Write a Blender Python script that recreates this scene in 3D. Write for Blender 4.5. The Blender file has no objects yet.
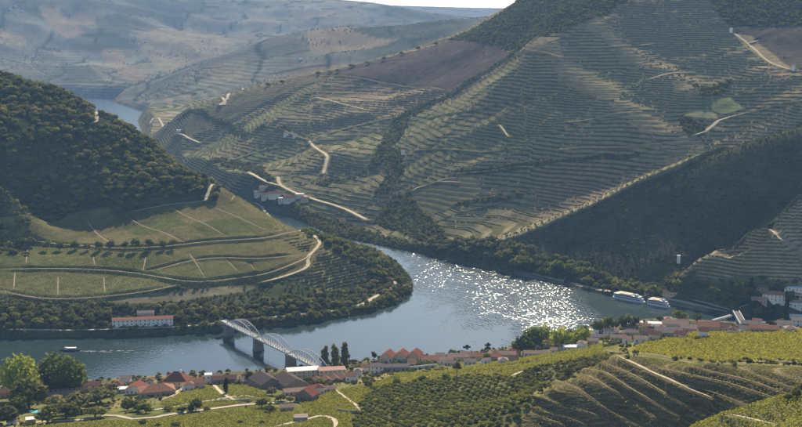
import bpy, bmesh, math, random
import numpy as np
from mathutils import Vector, Matrix

# ------------------------------------------------------------------ camera, sky, sun
SC = bpy.context.scene
COL = SC.collection
R = math.radians
CAMZ = 330.0
FPX = 1234.0                 # focal length in photo pixels (802 wide)
PITCH = R(8.9)
SUN_AZ, SUN_EL = R(5.0), R(31)   # azimuth clockwise from +Y (the view direction)

cam = bpy.data.cameras.new('camera')
cam.sensor_width = 36.0
cam.lens = 36.0 * FPX / 802.0
cam.clip_start = 1.0
cam.clip_end = 60000.0
camo = bpy.data.objects.new('camera', cam)
COL.objects.link(camo)
camo.location = (0, 0, CAMZ)
camo.rotation_euler = (R(90) - PITCH, 0, 0)
SC.camera = camo

world = bpy.data.worlds.new('World')
SC.world = world
world.use_nodes = True
wn = world.node_tree
bg = wn.nodes['Background']
sky = wn.nodes.new('ShaderNodeTexSky')
sky.sky_type = 'NISHITA'
sky.sun_disc = False
sky.sun_elevation = SUN_EL
sky.sun_rotation = SUN_AZ
sky.altitude = 300
sky.air_density = 1.0
sky.dust_density = 0.4
wn.links.new(sky.outputs[0], bg.inputs[0])
bg.inputs[1].default_value = 0.075

sun = bpy.data.lights.new('sun', 'SUN')
sun.energy = 5.0
sun.angle = R(0.5)
sun.color = (1.0, 0.86, 0.65)
suno = bpy.data.objects.new('sun', sun)
COL.objects.link(suno)
sdir = Vector((math.sin(SUN_AZ) * math.cos(SUN_EL), math.cos(SUN_AZ) * math.cos(SUN_EL), math.sin(SUN_EL)))
suno.rotation_euler = sdir.to_track_quat('Z', 'Y').to_euler()
suno.location = (0, 0, 900)

SC.view_settings.view_transform = 'Standard'
SC.view_settings.look = 'None'
SC.view_settings.exposure = 1.12
SC.view_settings.gamma = 1.0
SC.view_settings.use_curve_mapping = False
SC.cycles.volume_bounces = 1
SC.cycles.max_bounces = 6
SC.cycles.diffuse_bounces = 2
SC.cycles.transparent_max_bounces = 8
SC.cycles.sample_clamp_indirect = 4.0

HAZE_DENS = 4.5e-5

# ------------------------------------------------------------------ numeric helpers
rng = np.random.default_rng(7)
random.seed(7)


def ray(px, py):
    """photo pixel -> (theta, tan of depression)"""
    u = (px - 401.0) / FPX
    v = (213.5 - py) / FPX
    x = u
    y = math.cos(PITCH) + v * math.sin(PITCH)
    z = -math.sin(PITCH) + v * math.cos(PITCH)
    h = math.hypot(x, y)
    return math.atan2(x, y), -z / h


def at_d(px, py, d):
    t, k = ray(px, py)
    return (d * math.sin(t), d * math.cos(t), CAMZ - d * k)


def at_z(px, py, z):
    t, k = ray(px, py)
    d = (CAMZ - z) / k
    return (d * math.sin(t), d * math.cos(t), z)


def pxd(px, d):
    """a ground point by photo column and distance"""
    t, _ = ray(px, 200)
    return (d * math.sin(t), d * math.cos(t))


def hash2(ix, iy, seed):
    n = (ix.astype(np.int64) * 374761393 + iy.astype(np.int64) * 668265263 + seed * 1442695041) & 0xFFFFFFFF
    n = ((n ^ (n >> 13)) * 1274126177) & 0xFFFFFFFF
    return ((n ^ (n >> 16)) & 0xFFFF) / 65535.0


def vnoise(x, y, seed=0):
    ix = np.floor(x); iy = np.floor(y)
    fx = x - ix; fy = y - iy
    fx = fx * fx * (3 - 2 * fx); fy = fy * fy * (3 - 2 * fy)
    a = hash2(ix, iy, seed); b = hash2(ix + 1, iy, seed)
    c = hash2(ix, iy + 1, seed); d = hash2(ix + 1, iy + 1, seed)
    return (a * (1 - fx) + b * fx) * (1 - fy) + (c * (1 - fx) + d * fx) * fy


def fbm(x, y, scale, octs=4, seed=0):
    s = 0; amp = 0.5; f = 1.0 / scale
    for k in range(octs):
        s = s + amp * (vnoise(x * f, y * f, seed + k * 17) - 0.5)
        amp *= 0.5; f *= 2.03
    return s * 2.0       # about -1..1


def in_poly(x, y, poly):
    inside = np.zeros(x.shape, bool)
    n = len(poly)
    for i in range(n):
        x0, y0 = poly[i]; x1, y1 = poly[(i + 1) % n]
        if y0 == y1:
            continue
        c = (y0 > y) != (y1 > y)
        xi = (x1 - x0) * (y - y0) / (y1 - y0) + x0
        inside ^= c & (x < xi)
    return inside


def seg_dist(x, y, pts, closed=False):
    """distance to a polyline and the signed side (positive to the left of travel)"""
    best = np.full(x.shape, 1e9); side = np.zeros(x.shape)
    n = len(pts)
    for i in range(n if closed else n - 1):
        ax, ay = pts[i][:2]; bx, by = pts[(i + 1) % n][:2]
        dx, dy = bx - ax, by - ay
        l2 = dx * dx + dy * dy + 1e-9
        t = np.clip(((x - ax) * dx + (y - ay) * dy) / l2, 0, 1)
        ex = x - (ax + t * dx); ey = y - (ay + t * dy)
        d = np.hypot(ex, ey)
        cr = dx * ey - dy * ex
        m = d < best
        best = np.where(m, d, best); side = np.where(m, np.sign(cr), side)
    return best, side


# ------------------------------------------------------------------ terrain control points
CP = []


def c(px, py, d=None, z=None):
    CP.append(at_z(px, py, z) if d is None else at_d(px, py, d))


def cz(px, d, z):
    x, y = pxd(px, d)
    CP.append((x, y, z))


# near bank, town strip
for px, py, z in [(-120, 394, 14), (0, 393, 12), (60, 393, 13), (110, 394, 20), (160, 393, 24), (200, 388, 24), (250, 386, 20), (300, 386, 22),
                  (350, 376, 16), (400, 368, 14), (450, 364, 14), (500, 358, 14), (560, 347, 13), (620, 337, 12), (680, 332, 12),
                  (740, 330, 14), (800, 330, 16), (900, 330, 25)]:
    c(px, py, z=z)
# near slopes rising towards the camera
for px, py, z in [(-120, 427, 48), (0, 427, 44), (100, 427, 47), (200, 427, 50), (300, 427, 55), (400, 427, 66), (480, 427, 74),
                  (60, 412, 30), (140, 410, 36), (190, 397, 33), (230, 398, 32), (280, 405, 38), (340, 400, 38),
                  (400, 388, 42), (450, 377, 44), (480, 370, 43), (530, 364, 46), (560, 355, 46), (600, 349, 48),
                  (400, 402, 54), (500, 402, 62), (450, 394, 54), (360, 415, 52),
                  (618, 356, 100), (650, 352, 97), (700, 333, 84), (650, 339, 88), (760, 331, 88), (802, 330, 92), (900, 332, 100), (700, 364, 104), (760, 362, 107), (802, 364, 109), (900, 368, 118),
                  (730, 346, 97), (590, 372, 90)]:
    c(px, py, z=z)
for px, py, d in [(700, 371, 775), (620, 362, 822), (760, 374, 765), (802, 376, 760), (650, 395, 776), (700, 402, 753), (600, 400, 790),
                  (560, 390, 800), (560, 427, 772), (620, 427, 768), (700, 427, 735), (740, 404, 738), (780, 395, 738), (900, 380, 745)]:
    c(px, py, d=d)
for px, d, z in [(690, 680, 70), (750, 685, 72), (802, 690, 78), (900, 690, 88), (620, 690, 60), (540, 690, 66)]:
    cz(px, d, z)
for px, py, d in [(802, 397, 610), (770, 403, 608), (740, 411, 605), (700, 422, 600), (900, 385, 610), (802, 412, 570), (740, 428, 570), (690, 440, 570), (900, 400, 570), (802, 428, 535), (740, 445, 535), (900, 418, 535), (650, 450, 600)]:
    c(px, py, d=d)
for px in (-150, 0, 200, 400, 600, 800, 950):
    b = (px - 400) / 400
    if px < 600:
        cz(px, 620, 95 + 22 * b)
    cz(px, 480, 140 + 14 * b); cz(px, 300, 205 + 10 * b); cz(px, 120, 270); cz(px, 60, 292)
# left promontory with vineyards
for px, py, z in [(0, 298, 26), (0, 270, 42), (0, 250, 55), (0, 225, 70), (100, 302, 22), (100, 275, 38), (100, 250, 53), (100, 217, 73),
                  (200, 300, 20), (200, 275, 38), (200, 250, 55), (200, 225, 72), (200, 202, 88), (250, 293, 20), (250, 270, 38), (250, 250, 52), (250, 228, 67), (250, 207, 80),
                  (300, 303, 13), (300, 270, 35), (300, 235, 57), (340, 292, 12), (340, 256, 38), (380, 284, 9), (380, 266, 22), (402, 277, 7),
                  (-120, 298, 26), (-120, 250, 56), (-120, 220, 73), (40, 236, 62), (0, 238, 62), (50, 219, 71), (-60, 238, 62), (150, 235, 64), (150, 215, 76), (150, 322, 9), (60, 325, 9), (50, 312, 16)]:
    c(px, py, z=z)
for px, py, d in [(0, 190, 1630), (0, 150, 1740), (0, 110, 1860), (0, 78, 2000), (100, 190, 1705), (100, 150, 1790), (100, 118, 1880), (60, 95, 1930),
                  (40, 130, 1800), (150, 160, 1790), (150, 146, 1830), (200, 178, 1730), (230, 195, 1690), (-120, 150, 1740), (-120, 60, 2050), (130, 133, 1870)]:
    c(px, py, d=d)
for px, d, z in [(0, 2350, 200), (0, 2900, 90), (100, 2250, 120), (60, 2700, 60), (150, 2050, 80), (200, 1900, 50), (250, 1800, 40), (300, 1730, 22), (-120, 2600, 200), (-120, 3600, 120), (0, 3800, 60),
                 (0, 4600, 30), (-120, 4800, 60)]:
    cz(px, d, z)
# terraced hill behind the far bank, left part
for px, py, d in [(285, 196, 2150), (300, 160, 2350), (300, 130, 2600), (300, 100, 2850), (300, 76, 3100), (200, 150, 2850), (200, 125, 3050),
                  (200, 101, 3300), (150, 133, 3500), (150, 116, 3800), (250, 165, 2480), (250, 130, 2780), (250, 88, 3180), (400, 200, 2000), (400, 225, 1890),
                  (392, 170, 2160), (395, 130, 2450), (400, 90, 2800), (400, 52, 3200), (350, 215, 2000), (350, 190, 2110), (350, 150, 2330), (350, 110, 2620), (350, 64, 3130),
                  (450, 222, 1845), (450, 180, 1990), (450, 140, 2170), (462, 100, 2450), (450, 60, 2850), (450, 39, 3100), (490, 20, 3080), (520, 0, 3080),
                  (500, 205, 1880), (500, 180, 1950), (500, 140, 2110), (500, 100, 2300), (500, 70, 2520), (520, 40, 2680),
                  (550, 200, 1860), (550, 170, 1930), (550, 130, 2080), (550, 90, 2240), (550, 50, 2410), (550, 15, 2600), (600, 180, 1900),
                  (650, 155, 1930), (650, 130, 2030), (650, 90, 2200), (650, 50, 2370), (650, 10, 2550), (750, 118, 2010), (750, 90, 2140), (750, 50, 2340), (750, 10, 2530),
                  (802, 100, 1990), (802, 60, 2250), (802, 10, 2500), (900, 80, 2050), (900, 10, 2450)]:
    c(px, py, d=d)
for px, d, z in [(600, 3000, 470), (750, 2900, 460), (900, 2900, 470), (650, 3600, 560), (900, 3600, 560), (480, 3700, 250), (400, 3700, 150), (300, 3700, 60), (560, 3600, 430), (220, 3900, 40), (500, 4400, 250), (800, 4600, 500), (650, 5000, 450), (1000, 5000, 500)]:
    cz(px, d, z)
# shaded ridge on the right and the lit terraced spur before it
for px, py, d in [(802, 118, 1760), (900, 85, 1780), (750, 135, 1750), (700, 152, 1740), (640, 178, 1710), (560, 215, 1690), (500, 238, 1685), (462, 250, 1680),
                  (650, 225, 1610), (700, 200, 1650), (760, 170, 1680), (802, 150, 1700), (740, 230, 1600), (802, 203, 1625), (900, 160, 1640), (560, 250, 1620), (690, 258, 1550), (640, 274, 1530), (590, 276, 1552),
                  (802, 195, 1540), (750, 228, 1528), (690, 262, 1510), (900, 150, 1545), (720, 246, 1517), (750, 255, 1488), (802, 220, 1500), (770, 240, 1494), (802, 240, 1470), (850, 170, 1543)]:
    c(px, py, d=d)
for px, py, z in [(802, 285, 26), (750, 282, 20), (700, 282, 12), (770, 300, 18), (740, 308, 10), (802, 302, 20), (660, 290, 6), (900, 290, 30), (802, 262, 45), (850, 262, 48)]:
    c(px, py, z=z)
for px, d, z in [(750, 1562, 60), (802, 1578, 100), (690, 1530, 26), (850, 1590, 130), (700, 1850, 122), (802, 1850, 165), (640, 1820, 96), (900, 1860, 205), (560, 1780, 50)]:
    cz(px, d, z)
# far hills
for px, py, d in [(0, 93, 5500), (0, 60, 6100), (0, 20, 6900), (0, 0, 7300), (60, 75, 5900), (100, 60, 6300), (100, 20, 7300), (100, 0, 7900), (-120, 60, 5900), (-120, 0, 7000),
                  (160, 92, 5100), (200, 68, 5250), (250, 46, 5350), (300, 29, 5450), (340, 27, 5500), (400, 24, 5550), (460, 20, 5600),
                  (250, 78, 4650), (350, 50, 4850), (200, 92, 4650), (300, 55, 4850), (420, 40, 4900),
                  (200, 30, 7700), (200, 0, 8600), (130, 40, 6800), (300, 16, 8000), (300, 0, 8700), (370, 3, 8800), (420, 11, 8800), (475, 20, 8800),
                  (370, 6, 14500), (400, 7, 14500), (450, 8, 14500), (503, 9, 14500), (540, 10, 14500)]:
    c(px, py, d=d)
for px, d, z in [(0, 9500, 640), (-120, 9500, 700), (200, 11000, 600), (300, 6300, 210), (200, 6100, 120), (400, 6500, 230), (460, 7000, 240), (400, 11000, 380), (480, 11000, 330), (0, 13000, 600), (650, 9000, 350), (900, 9000, 400),
                 (700, 14000, 450), (950, 14000, 450), (400, 18000, 300), (0, 18000, 500), (800, 18000, 300), (-120, 18000, 500)]:
    cz(px, d, z)

# ------------------------------------------------------------------ the river outline
RIV = []
for px, py in [(-260, 396), (-120, 392), (-40, 390), (0, 388), (60, 384), (120, 381), (180, 378), (240, 375), (290, 371), (330, 366), (370, 361), (400, 358), (440, 355), (480, 352), (510, 347),
               (530, 341), (560, 335), (590, 327), (610, 323), (640, 320), (670, 319), (700, 321), (730, 323), (760, 323.5), (850, 323), (1000, 321), (1000, 316), (850, 317), (750, 317), (722, 314), (700, 309.5),
               (680, 305.5), (650, 301), (615, 296), (590, 291), (560, 283), (520, 275), (480, 267), (450, 260), (420, 253), (390, 247), (360, 241), (335, 236), (312, 226)]:
    RIV.append(at_z(px, py, 0)[:2])
for px, d in [(288, 2090), (255, 2200), (225, 2330), (200, 2530), (175, 2830), (160, 3080), (150, 3400), (144, 3800), (140, 4200)]:
    RIV.append(pxd(px, d))
for px, py in [(143, 112), (128, 107), (112, 102), (117, 98.5), (90, 97.5), (70, 97), (40, 97)]:
    RIV.append(at_z(px, py, 0)[:2])
for px, d in [(-40, 5650), (-200, 6200), (-200, 5700), (-40, 5300), (40, 5000), (70, 4700), (92, 4300), (103, 3900), (110, 3400), (118, 3000), (135, 2700), (162, 2400), (195, 2140), (232, 2030), (270, 1960), (300, 1910), (325, 1820), (360, 1720)]:
    RIV.append(pxd(px, d))
for px, py in [(387, 262), (405, 272), (413, 284), (412, 293), (400, 303), (375, 311), (350, 316), (310, 323), (270, 327), (232, 331), (180, 334), (130, 336), (70, 337), (0, 338), (-60, 340), (-120, 342), (-260, 345)]:
    RIV.append(at_z(px, py, 0)[:2])

# ------------------------------------------------------------------ thin plate surface in (theta, ln d)
CPa = np.array(CP)
cu = np.arctan2(CPa[:, 0], CPa[:, 1]); cd = np.hypot(CPa[:, 0], CPa[:, 1]); cv = np.log(cd)
N = len(CPa)


def phi(r2):
    return 0.5 * r2 * np.log(r2 + 1e-12)


A = np.zeros((N + 3, N + 3))
A[:N, :N] = phi((cu[:, None] - cu[None]) ** 2 + (cv[:, None] - cv[None]) ** 2)
A[:N, :N] += np.eye(N) * 2e-6
A[:N, N] = 1; A[:N, N + 1] = cu; A[:N, N + 2] = cv
A[N:, :N] = A[:N, N:].T
sol = np.linalg.solve(A, np.concatenate([CPa[:, 2], np.zeros(3)]))

TH0, TH1 = R(-23), R(23)
gu = np.linspace(TH0, TH1, 330)
gv = np.linspace(math.log(50), math.log(18500), 1000)
hz_c = np.zeros((len(gv), len(gu)))
for j in range(len(gv)):
    q = phi((gu[:, None] - cu[None]) ** 2 + (gv[j] - cv[None]) ** 2)
    hz_c[j] = q @ sol[:N] + sol[N] + sol[N + 1] * gu + sol[N + 2] * gv[j]
GX = np.exp(gv)[:, None] * np.sin(gu)[None]; GY = np.exp(gv)[:, None] * np.cos(gu)[None]
rd, _ = seg_dist(GX, GY, RIV, True)
rs_c = np.where(in_poly(GX, GY, RIV), -rd, rd)


def bil(arr, u, v):
    fu = np.clip((u - gu[0]) / (gu[1] - gu[0]), 0, len(gu) - 1.001)
    fv = np.clip((v - gv[0]) / (gv[1] - gv[0]), 0, len(gv) - 1.001)
    i = fu.astype(int); j = fv.astype(int); a = fu - i; b = fv - j
    return (arr[j, i] * (1 - a) + arr[j, i + 1] * a) * (1 - b) + (arr[j + 1, i] * (1 - a) + arr[j + 1, i + 1] * a) * b


# ------------------------------------------------------------------ the fine grid
rows = [60.0]


def upto(d1, step):
    while rows[-1] < d1 - 1e-6:
        rows.append(rows[-1] + step)


upto(560, 8); upto(1000, 1.6); upto(1270, 3.5); upto(1420, 2.2); upto(1560, 1.6); upto(1780, 2.2); upto(2600, 1.75); upto(3350, 4)
while rows[-1] < 18000:
    rows.append(rows[-1] * 1.008)
DV = np.array(rows)
NU = 560
TV = np.linspace(R(-22.5), R(22.5), NU)
NR = len(DV)
U = np.broadcast_to(TV[None], (NR, NU)); D = np.broadcast_to(DV[:, None], (NR, NU))
X = D * np.sin(U); Y = D * np.cos(U)
LV = np.log(D)
HZ = bil(hz_c, U, LV)
RS = bil(rs_c, U, LV)
# natural relief on top of the big shapes
relief = np.clip((D - 3600) / 2500, 0, 1)
HZ = HZ + (fbm(X, Y, 900, 5, 3) * 60 + (0.3 - np.abs(fbm(X, Y, 620, 4, 8))) * 75) * relief * np.clip(1.0 - (D - 7600) / 1500, 0.15, 1) * np.clip(RS / 500, 0, 1)
midr = np.clip((D - 1680) / 200, 0, 1) * (1 - relief) * np.clip(RS / 150, 0, 1)
HZ = HZ + (fbm(X, Y, 170, 4, 11) * 9 + fbm(X, Y, 420, 2, 12) * 14) * midr
HZ = HZ + fbm(X, Y, 60, 3, 5) * 1.5 * np.clip(RS / 60, 0, 1)


def first_hit(px, py, dmin=300.0, grid=None):
    g = HZ if grid is None else grid
    t, k = ray(px, py)
    fu = min(max((t - TV[0]) / (TV[1] - TV[0]), 0), NU - 1.001)
    i = int(fu); a = fu - i
    col = g[:, i] * (1 - a) + g[:, i + 1] * a
    zr = CAMZ - DV * k
    ok = np.nonzero((np.maximum(col, 0) >= zr) & (DV > dmin))[0]
    if len(ok) == 0:
        d = 6000.0
    else:
        j = ok[0]
        if j == 0:
            d = DV[0]
        else:
            e0 = zr[j - 1] - col[j - 1]; e1 = zr[j] - col[j]
            f = e0 / (e0 - e1) if e0 != e1 else 0
            d = DV[j - 1] + (DV[j] - DV[j - 1]) * min(max(f, 0), 1)
    return d * math.sin(t), d * math.cos(t)


def drape(pts, dmin=300.0):
    """photo pixels -> ground points"""
    return [first_hit(p[0], p[1], dmin) for p in pts]


def resample(pts, step):
    out = []
    for a, b in zip(pts[:-1], pts[1:]):
        l = math.hypot(b[0] - a[0], b[1] - a[1]); n = max(1, int(l / step))
        for k in range(n):
            f = k / n
            out.append((a[0] + (b[0] - a[0]) * f, a[1] + (b[1] - a[1]) * f))
    out.append(tuple(pts[-1][:2]))
    return out


def chaikin(pts, n=2):
    for _ in range(n):
        q = [pts[0]]
        for a, b in zip(pts[:-1], pts[1:]):
            q.append((a[0] * .75 + b[0] * .25, a[1] * .75 + b[1] * .25)); q.append((a[0] * .25 + b[0] * .75, a[1] * .25 + b[1] * .75))
        q.append(pts[-1]); pts = q
    return pts


def heights(x, y, grid=None):
    """height of the ground grid at world points"""
    g = HZ if grid is None else grid
    x = np.asarray(x, float); y = np.asarray(y, float)
    t = np.arctan2(x, y); d = np.hypot(x, y)
    fu = np.clip((t - TV[0]) / (TV[1] - TV[0]), 0, NU - 1.001)
    j = np.clip(np.searchsorted(DV, d) - 1, 0, NR - 2)
    b = np.clip((d - DV[j]) / (DV[j + 1] - DV[j]), 0, 1)
    i = fu.astype(int); a = fu - i
    return (g[j, i] * (1 - a) + g[j, i + 1] * a) * (1 - b) + (g[j + 1, i] * (1 - a) + g[j + 1, i + 1] * a) * b


# the river bed and the banks: the outline decides where water stands
HZ = np.where(RS < 0, np.maximum(-6.0, RS * 0.35 - 0.4), np.maximum(HZ, np.minimum(0.6 + RS * 0.30, 5.0 + RS * 0.02)))
low = np.clip(RS / 22.0, 0, 1)
HZ = np.where(RS > 0, np.minimum(HZ, 0.6 + RS * 1.1), HZ)

# lit spurs running down the big hillside: fewer vines, and their bands of sunlight painted in warm tan
SPUR = np.zeros(X.shape)
for pts, amp, wid in [([(585, 28), (620, 55), (650, 72), (690, 100)], 16, 42), ([(530, 50), (560, 72), (600, 98), (640, 128), (665, 142)], 16, 44),
                      ([(470, 78), (520, 105), (560, 140), (600, 165)], 7, 40), ([(330, 105), (390, 100), (420, 96)], 5, 40), ([(250, 120), (300, 135), (340, 160)], 6, 50), ([(700, 30), (740, 60), (775, 85)], 8, 40)]:
    w = resample(drape(pts), 20)
    dd, _ = seg_dist(X, Y, w[::3] + [w[-1]])
    HZ = HZ + amp * np.exp(-(dd / wid) ** 2)
    SPUR = np.maximum(SPUR, np.exp(-(dd / (wid * 0.9)) ** 2) * (amp / 16.0))

# ------------------------------------------------------------------ tracks and roads: (pixels, width, step height, kind)
TR = []


def track(pts, w, step=0.0, kind='dirt', name='path', dmin=300.0, smooth=1):
    wp = resample(chaikin(drape(pts, dmin), smooth), 6.0)
    TR.append(dict(p=wp, w=w, step=step, kind=kind, name=name))


# promontory
track([(0, 218), (20, 216), (68, 213), (109, 208), (122, 204.5), (177, 201), (208, 194)], 5, 1.0, 'dirt', 'road')
track([(127, 213), (170, 204), (217, 200), (245, 199.5), (268, 209.5), (299, 230.5), (312, 235), (321, 242), (316, 249), (307, 257), (309, 266), (302, 271), (285, 276), (262, 283)], 4.5, 0.6, 'pale', 'road')
track([(0, 250), (20, 241), (41, 241), (82, 245), (112, 249), (163, 247), (190, 243.5), (231, 240), (270, 238.5), (298, 232)], 2.8, 2.3, 'mid', 'road')
track([(0, 269), (48, 268), (95, 269), (143, 274), (177, 281), (204, 283), (238, 277.5), (270, 274), (300, 262), (314, 253)], 2.6, 2.0, 'mid', 'road')
track([(146, 272), (160, 269), (190, 260.5), (217, 257), (270, 259), (300, 255)], 2.4, 1.6, 'mid', 'road')
track([(0, 290), (20, 295.5), (44, 299), (102, 297), (129, 294), (163, 289.5), (177, 283.7)], 4, 1.5, 'dirt', 'road')
for a, b in [((87, 220), (112, 243.6)), ((127, 216), (183, 242.6)), ((170, 206), (227.5, 237.5)), ((204, 203), (270, 232)), ((231, 202), (268, 215)), ((93, 256), (95, 266)),
             ((146, 255.5), (143, 272)), ((188.5, 252), (205.5, 280)), ((249.7, 262), (254.7, 272)), ((15, 271), (13.6, 290)), ((58, 276), (58, 296)), ((103.6, 276), (105, 294)), ((28, 245), (26, 264)), ((225, 258), (240, 275))]:
    track([a, b], 1.5, 0, 'mid', 'path', smooth=0)
track([(90, 125), (99, 121), (106, 116)], 5, 0.4, 'pale', 'path')
# bank road on the left side
track([(0, 329), (40, 330), (100, 330), (160, 328), (200, 325), (228, 321), (260, 318), (300, 315), (345, 309)], 5, 0.6, 'pale', 'road')
track([(345, 309), (362, 305), (376, 296), (390, 290), (396, 283), (391, 279)], 5, 0.4, 'pale', 'road')
# tracks on the far hills
for pts, w, k in [([(316, 97), (333, 102), (367, 110)], 4, 'pale'), ([(323, 76), (367, 80), (408, 85), (442, 90)], 5, 'dirt'), ([(265, 126), (285, 131), (310, 140)], 4, 'dirt'),
                  ([(309, 140), (314, 147), (328, 155), (326, 164), (323, 174)], 6, 'pale'), ([(309, 145), (318, 136), (353, 126), (394, 117)], 5, 'dirt'),
                  ([(499, 124), (503, 129), (509, 137.5)], 3.5, 'pale'), ([(613, 47), (630, 45), (654, 43)], 4.5, 'pale'), ([(647, 81), (668, 73), (692, 72)], 5, 'pale'),
                  ([(566, 122), (600, 117), (629, 111)], 4, 'pale'), ([(732, 32), (749, 44), (766, 61), (790, 70)], 5, 'pale'), ([(749, 44), (759, 39)], 5, 'pale'),
                  ([(695, 136), (709, 129), (722, 117), (749, 112), (797, 100)], 5, 'pale'), ([(414, 191), (418, 188), (435, 182), (452, 176)], 6, 'pale'), ([(438, 182), (457, 182)], 5, 'pale'),
                  ([(452, 174), (482, 172), (516, 165.5), (535, 167)], 5, 'dirt'), ([(278, 176), (279, 184), (285, 188), (312, 199), (340, 206), (367, 220)], 7, 'pale'), ([(150, 124), (154, 117), (160, 118), (170, 122)], 6, 'pale'), ([(176, 134), (184, 136), (200, 143)], 6, 'pale'),
                  ([(222, 97), (226, 104), (218, 108), (230, 96), (243, 88)], 7, 'pale'), ([(215, 165), (232, 160), (247, 155), (262, 150), (280, 146)], 6, 'dirt'), ([(560, 150), (610, 146), (660, 143)], 4, 'dirt'),
                  ([(420, 150), (470, 152), (520, 146)], 4, 'dirt'), ([(500, 60), (550, 62), (590, 57)], 4, 'dirt'), ([(430, 118), (470, 112), (535, 96)], 4, 'dirt'), ([(248, 172), (262, 181), (280, 186)], 7, 'pale')]:
    track(pts, w, 0, k, 'path', 1500.0)
for pts in [[(105, 51), (110, 55), (113, 62), (125, 65), (128, 73), (140, 79), (148, 82)], [(130, 33), (133, 40), (143, 42)], [(0, 52), (20, 58), (45, 75)], [(88, 64), (95, 70)], [(190, 66), (196, 72), (200, 68), (230, 66)], [(140, 27), (170, 33), (200, 38), (235, 46)], [(180, 28), (190, 25), (205, 33)], [(10, 62), (30, 72), (60, 80)]]:
    track(pts, 5.5, 0, 'dirt', 'path', 4300.0)
# far right bank: quay road and the roads of the village
track([(520, 271), (560, 279), (590, 287.5), (615, 292.5), (650, 297), (680, 301.5), (702, 306), (728, 312.5)], 10, 0.5, 'pale', 'road')
track([(690, 299), (715, 305), (730, 311)], 6, 0.4, 'paved', 'road')
track([(738, 311), (748, 304), (770, 297), (802, 288), (850, 283)], 5, 0.4, 'pale', 'road')
track([(770, 220), (778, 232), (790, 245), (802, 254)], 3, 0, 'pale', 'path')
# near slopes
track([(615.6, 357), (643, 368.6), (687, 387), (712, 399)], 2.4, 0.3, 'pale', 'path', 650.0)
TERR = [[(602, 365), (629, 372), (653, 385.6), (677, 401), (707, 415)], [(653, 367), (697, 375), (724, 382), (761, 391.5), (778, 400)], [(748, 372), (778, 382), (800, 391)], [(585, 371), (620, 383), (650, 398), (680, 417)],
            [(570, 375), (600, 384), (630, 397), (655, 418)], [(556, 384), (590, 397), (640, 424)], [(542, 394), (566, 404), (600, 417), (620, 427)], [(530, 401), (556, 413), (585, 427)], [(522, 408), (542, 416), (563, 427)], [(694, 368), (740, 378), (790, 396)], [(670, 383), (710, 391), (748, 405)]]
for pts in TERR:
    track(pts, 0.9, 0.55, 'grass', 'path', 650.0, smooth=1)
track([(590, 350), (612, 354), (632, 353), (670, 358), (717, 363), (765, 362), (802, 364), (850, 366)], 3.0, 0.5, 'dirt', 'path')
track([(0, 424), (60, 421), (92, 419), (110, 416), (140, 419), (200, 410), (250, 404), (300, 402)], 3.5, 0.8, 'pale', 'path')
track([(130, 412), (165, 408), (200, 402), (240, 396), (262, 398)], 2.5, 0.8, 'pale', 'path')
track([(272, 427), (300, 421), (325, 417), (337, 421), (334, 427)], 3.5, 0.4, 'pale', 'path')
track([(212, 383), (220, 392), (228, 398), (246, 402)], 3.0, 0.2, 'pale', 'path')
track([(162, 401), (172, 397), (181, 389), (190, 385)], 3.5, 0.3, 'pale', 'path')
track([(480, 369), (520, 364), (560, 355), (595, 348)], 2.4, 0.5, 'dirt', 'path')
track([(395, 379), (440, 376), (480, 372), (505, 372)], 2.0, 0.8, 'dirt', 'path')
track([(334, 389), (345, 397), (353, 403), (360, 409)], 2.2, 0.3, 'pale', 'path')
track([(512, 376), (518, 373), (523, 371)], 3.0, 0.1, 'pale', 'path')
track([(727, 417), (750, 419), (775, 421)], 2.2, 0.2, 'pale', 'path', 560.0)

# ------------------------------------------------------------------ land cover by region
def poly(pts, dmin=300.0, dmax=1e9):
    w = []
    for q in drape(pts, dmin):
        k = min(1.0, dmax / math.hypot(*q))
        w.append((q[0] * k, q[1] * k))
    return in_poly(X, Y, w)


ks = [i for i, p in enumerate(RIV)]
right_bank = RIV[29:53]
FAR = in_poly(X, Y, right_bank + [pxd(140, 4350), pxd(150, 4600), pxd(480, 4600), pxd(1200, 4600), pxd(1200, 1330)])
DIST = D > 3950 + 0 * D
DIST = (D > 4350) | ((D > 3500) & ~FAR) | (FAR & (HZ < 0))
left_near = (RS > -10) & ~FAR & (D > 1260) & (D < 3500) & (X < 60)
NEAR = (D < 1350) & ~FAR & ~left_near
LEFT = left_near

n1 = fbm(X, Y, 45, 4, 21); n2 = fbm(X, Y, 260, 3, 22); n3 = fbm(X, Y, 12, 3, 23)


def rgb(a):
    return np.array(a, float)[None, None]


def blend(c0, c1, m):
    return c0 * (1 - m[..., None]) + c1 * m[..., None]


SOIL = rgb((0.165, 0.118, 0.070)); SCHIST = rgb((0.110, 0.085, 0.068)); GREEN = rgb((0.085, 0.100, 0.034)); OLIVE = rgb((0.105, 0.105, 0.045))
DRY = rgb((0.27, 0.22, 0.12)); WOOD = rgb((0.045, 0.052, 0.024)); LIME = rgb((0.20, 0.20, 0.045)); FARC = rgb((0.145, 0.140, 0.105))
CO = np.broadcast_to(FARC, X.shape + (3,)).copy()
TS = np.zeros(X.shape); PER = np.full(X.shape, 5.6)
RW = np.zeros(X.shape); RST = np.zeros(X.shape)
REG = np.zeros(X.shape, np.int32)      # which piece of the setting the face belongs to

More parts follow.
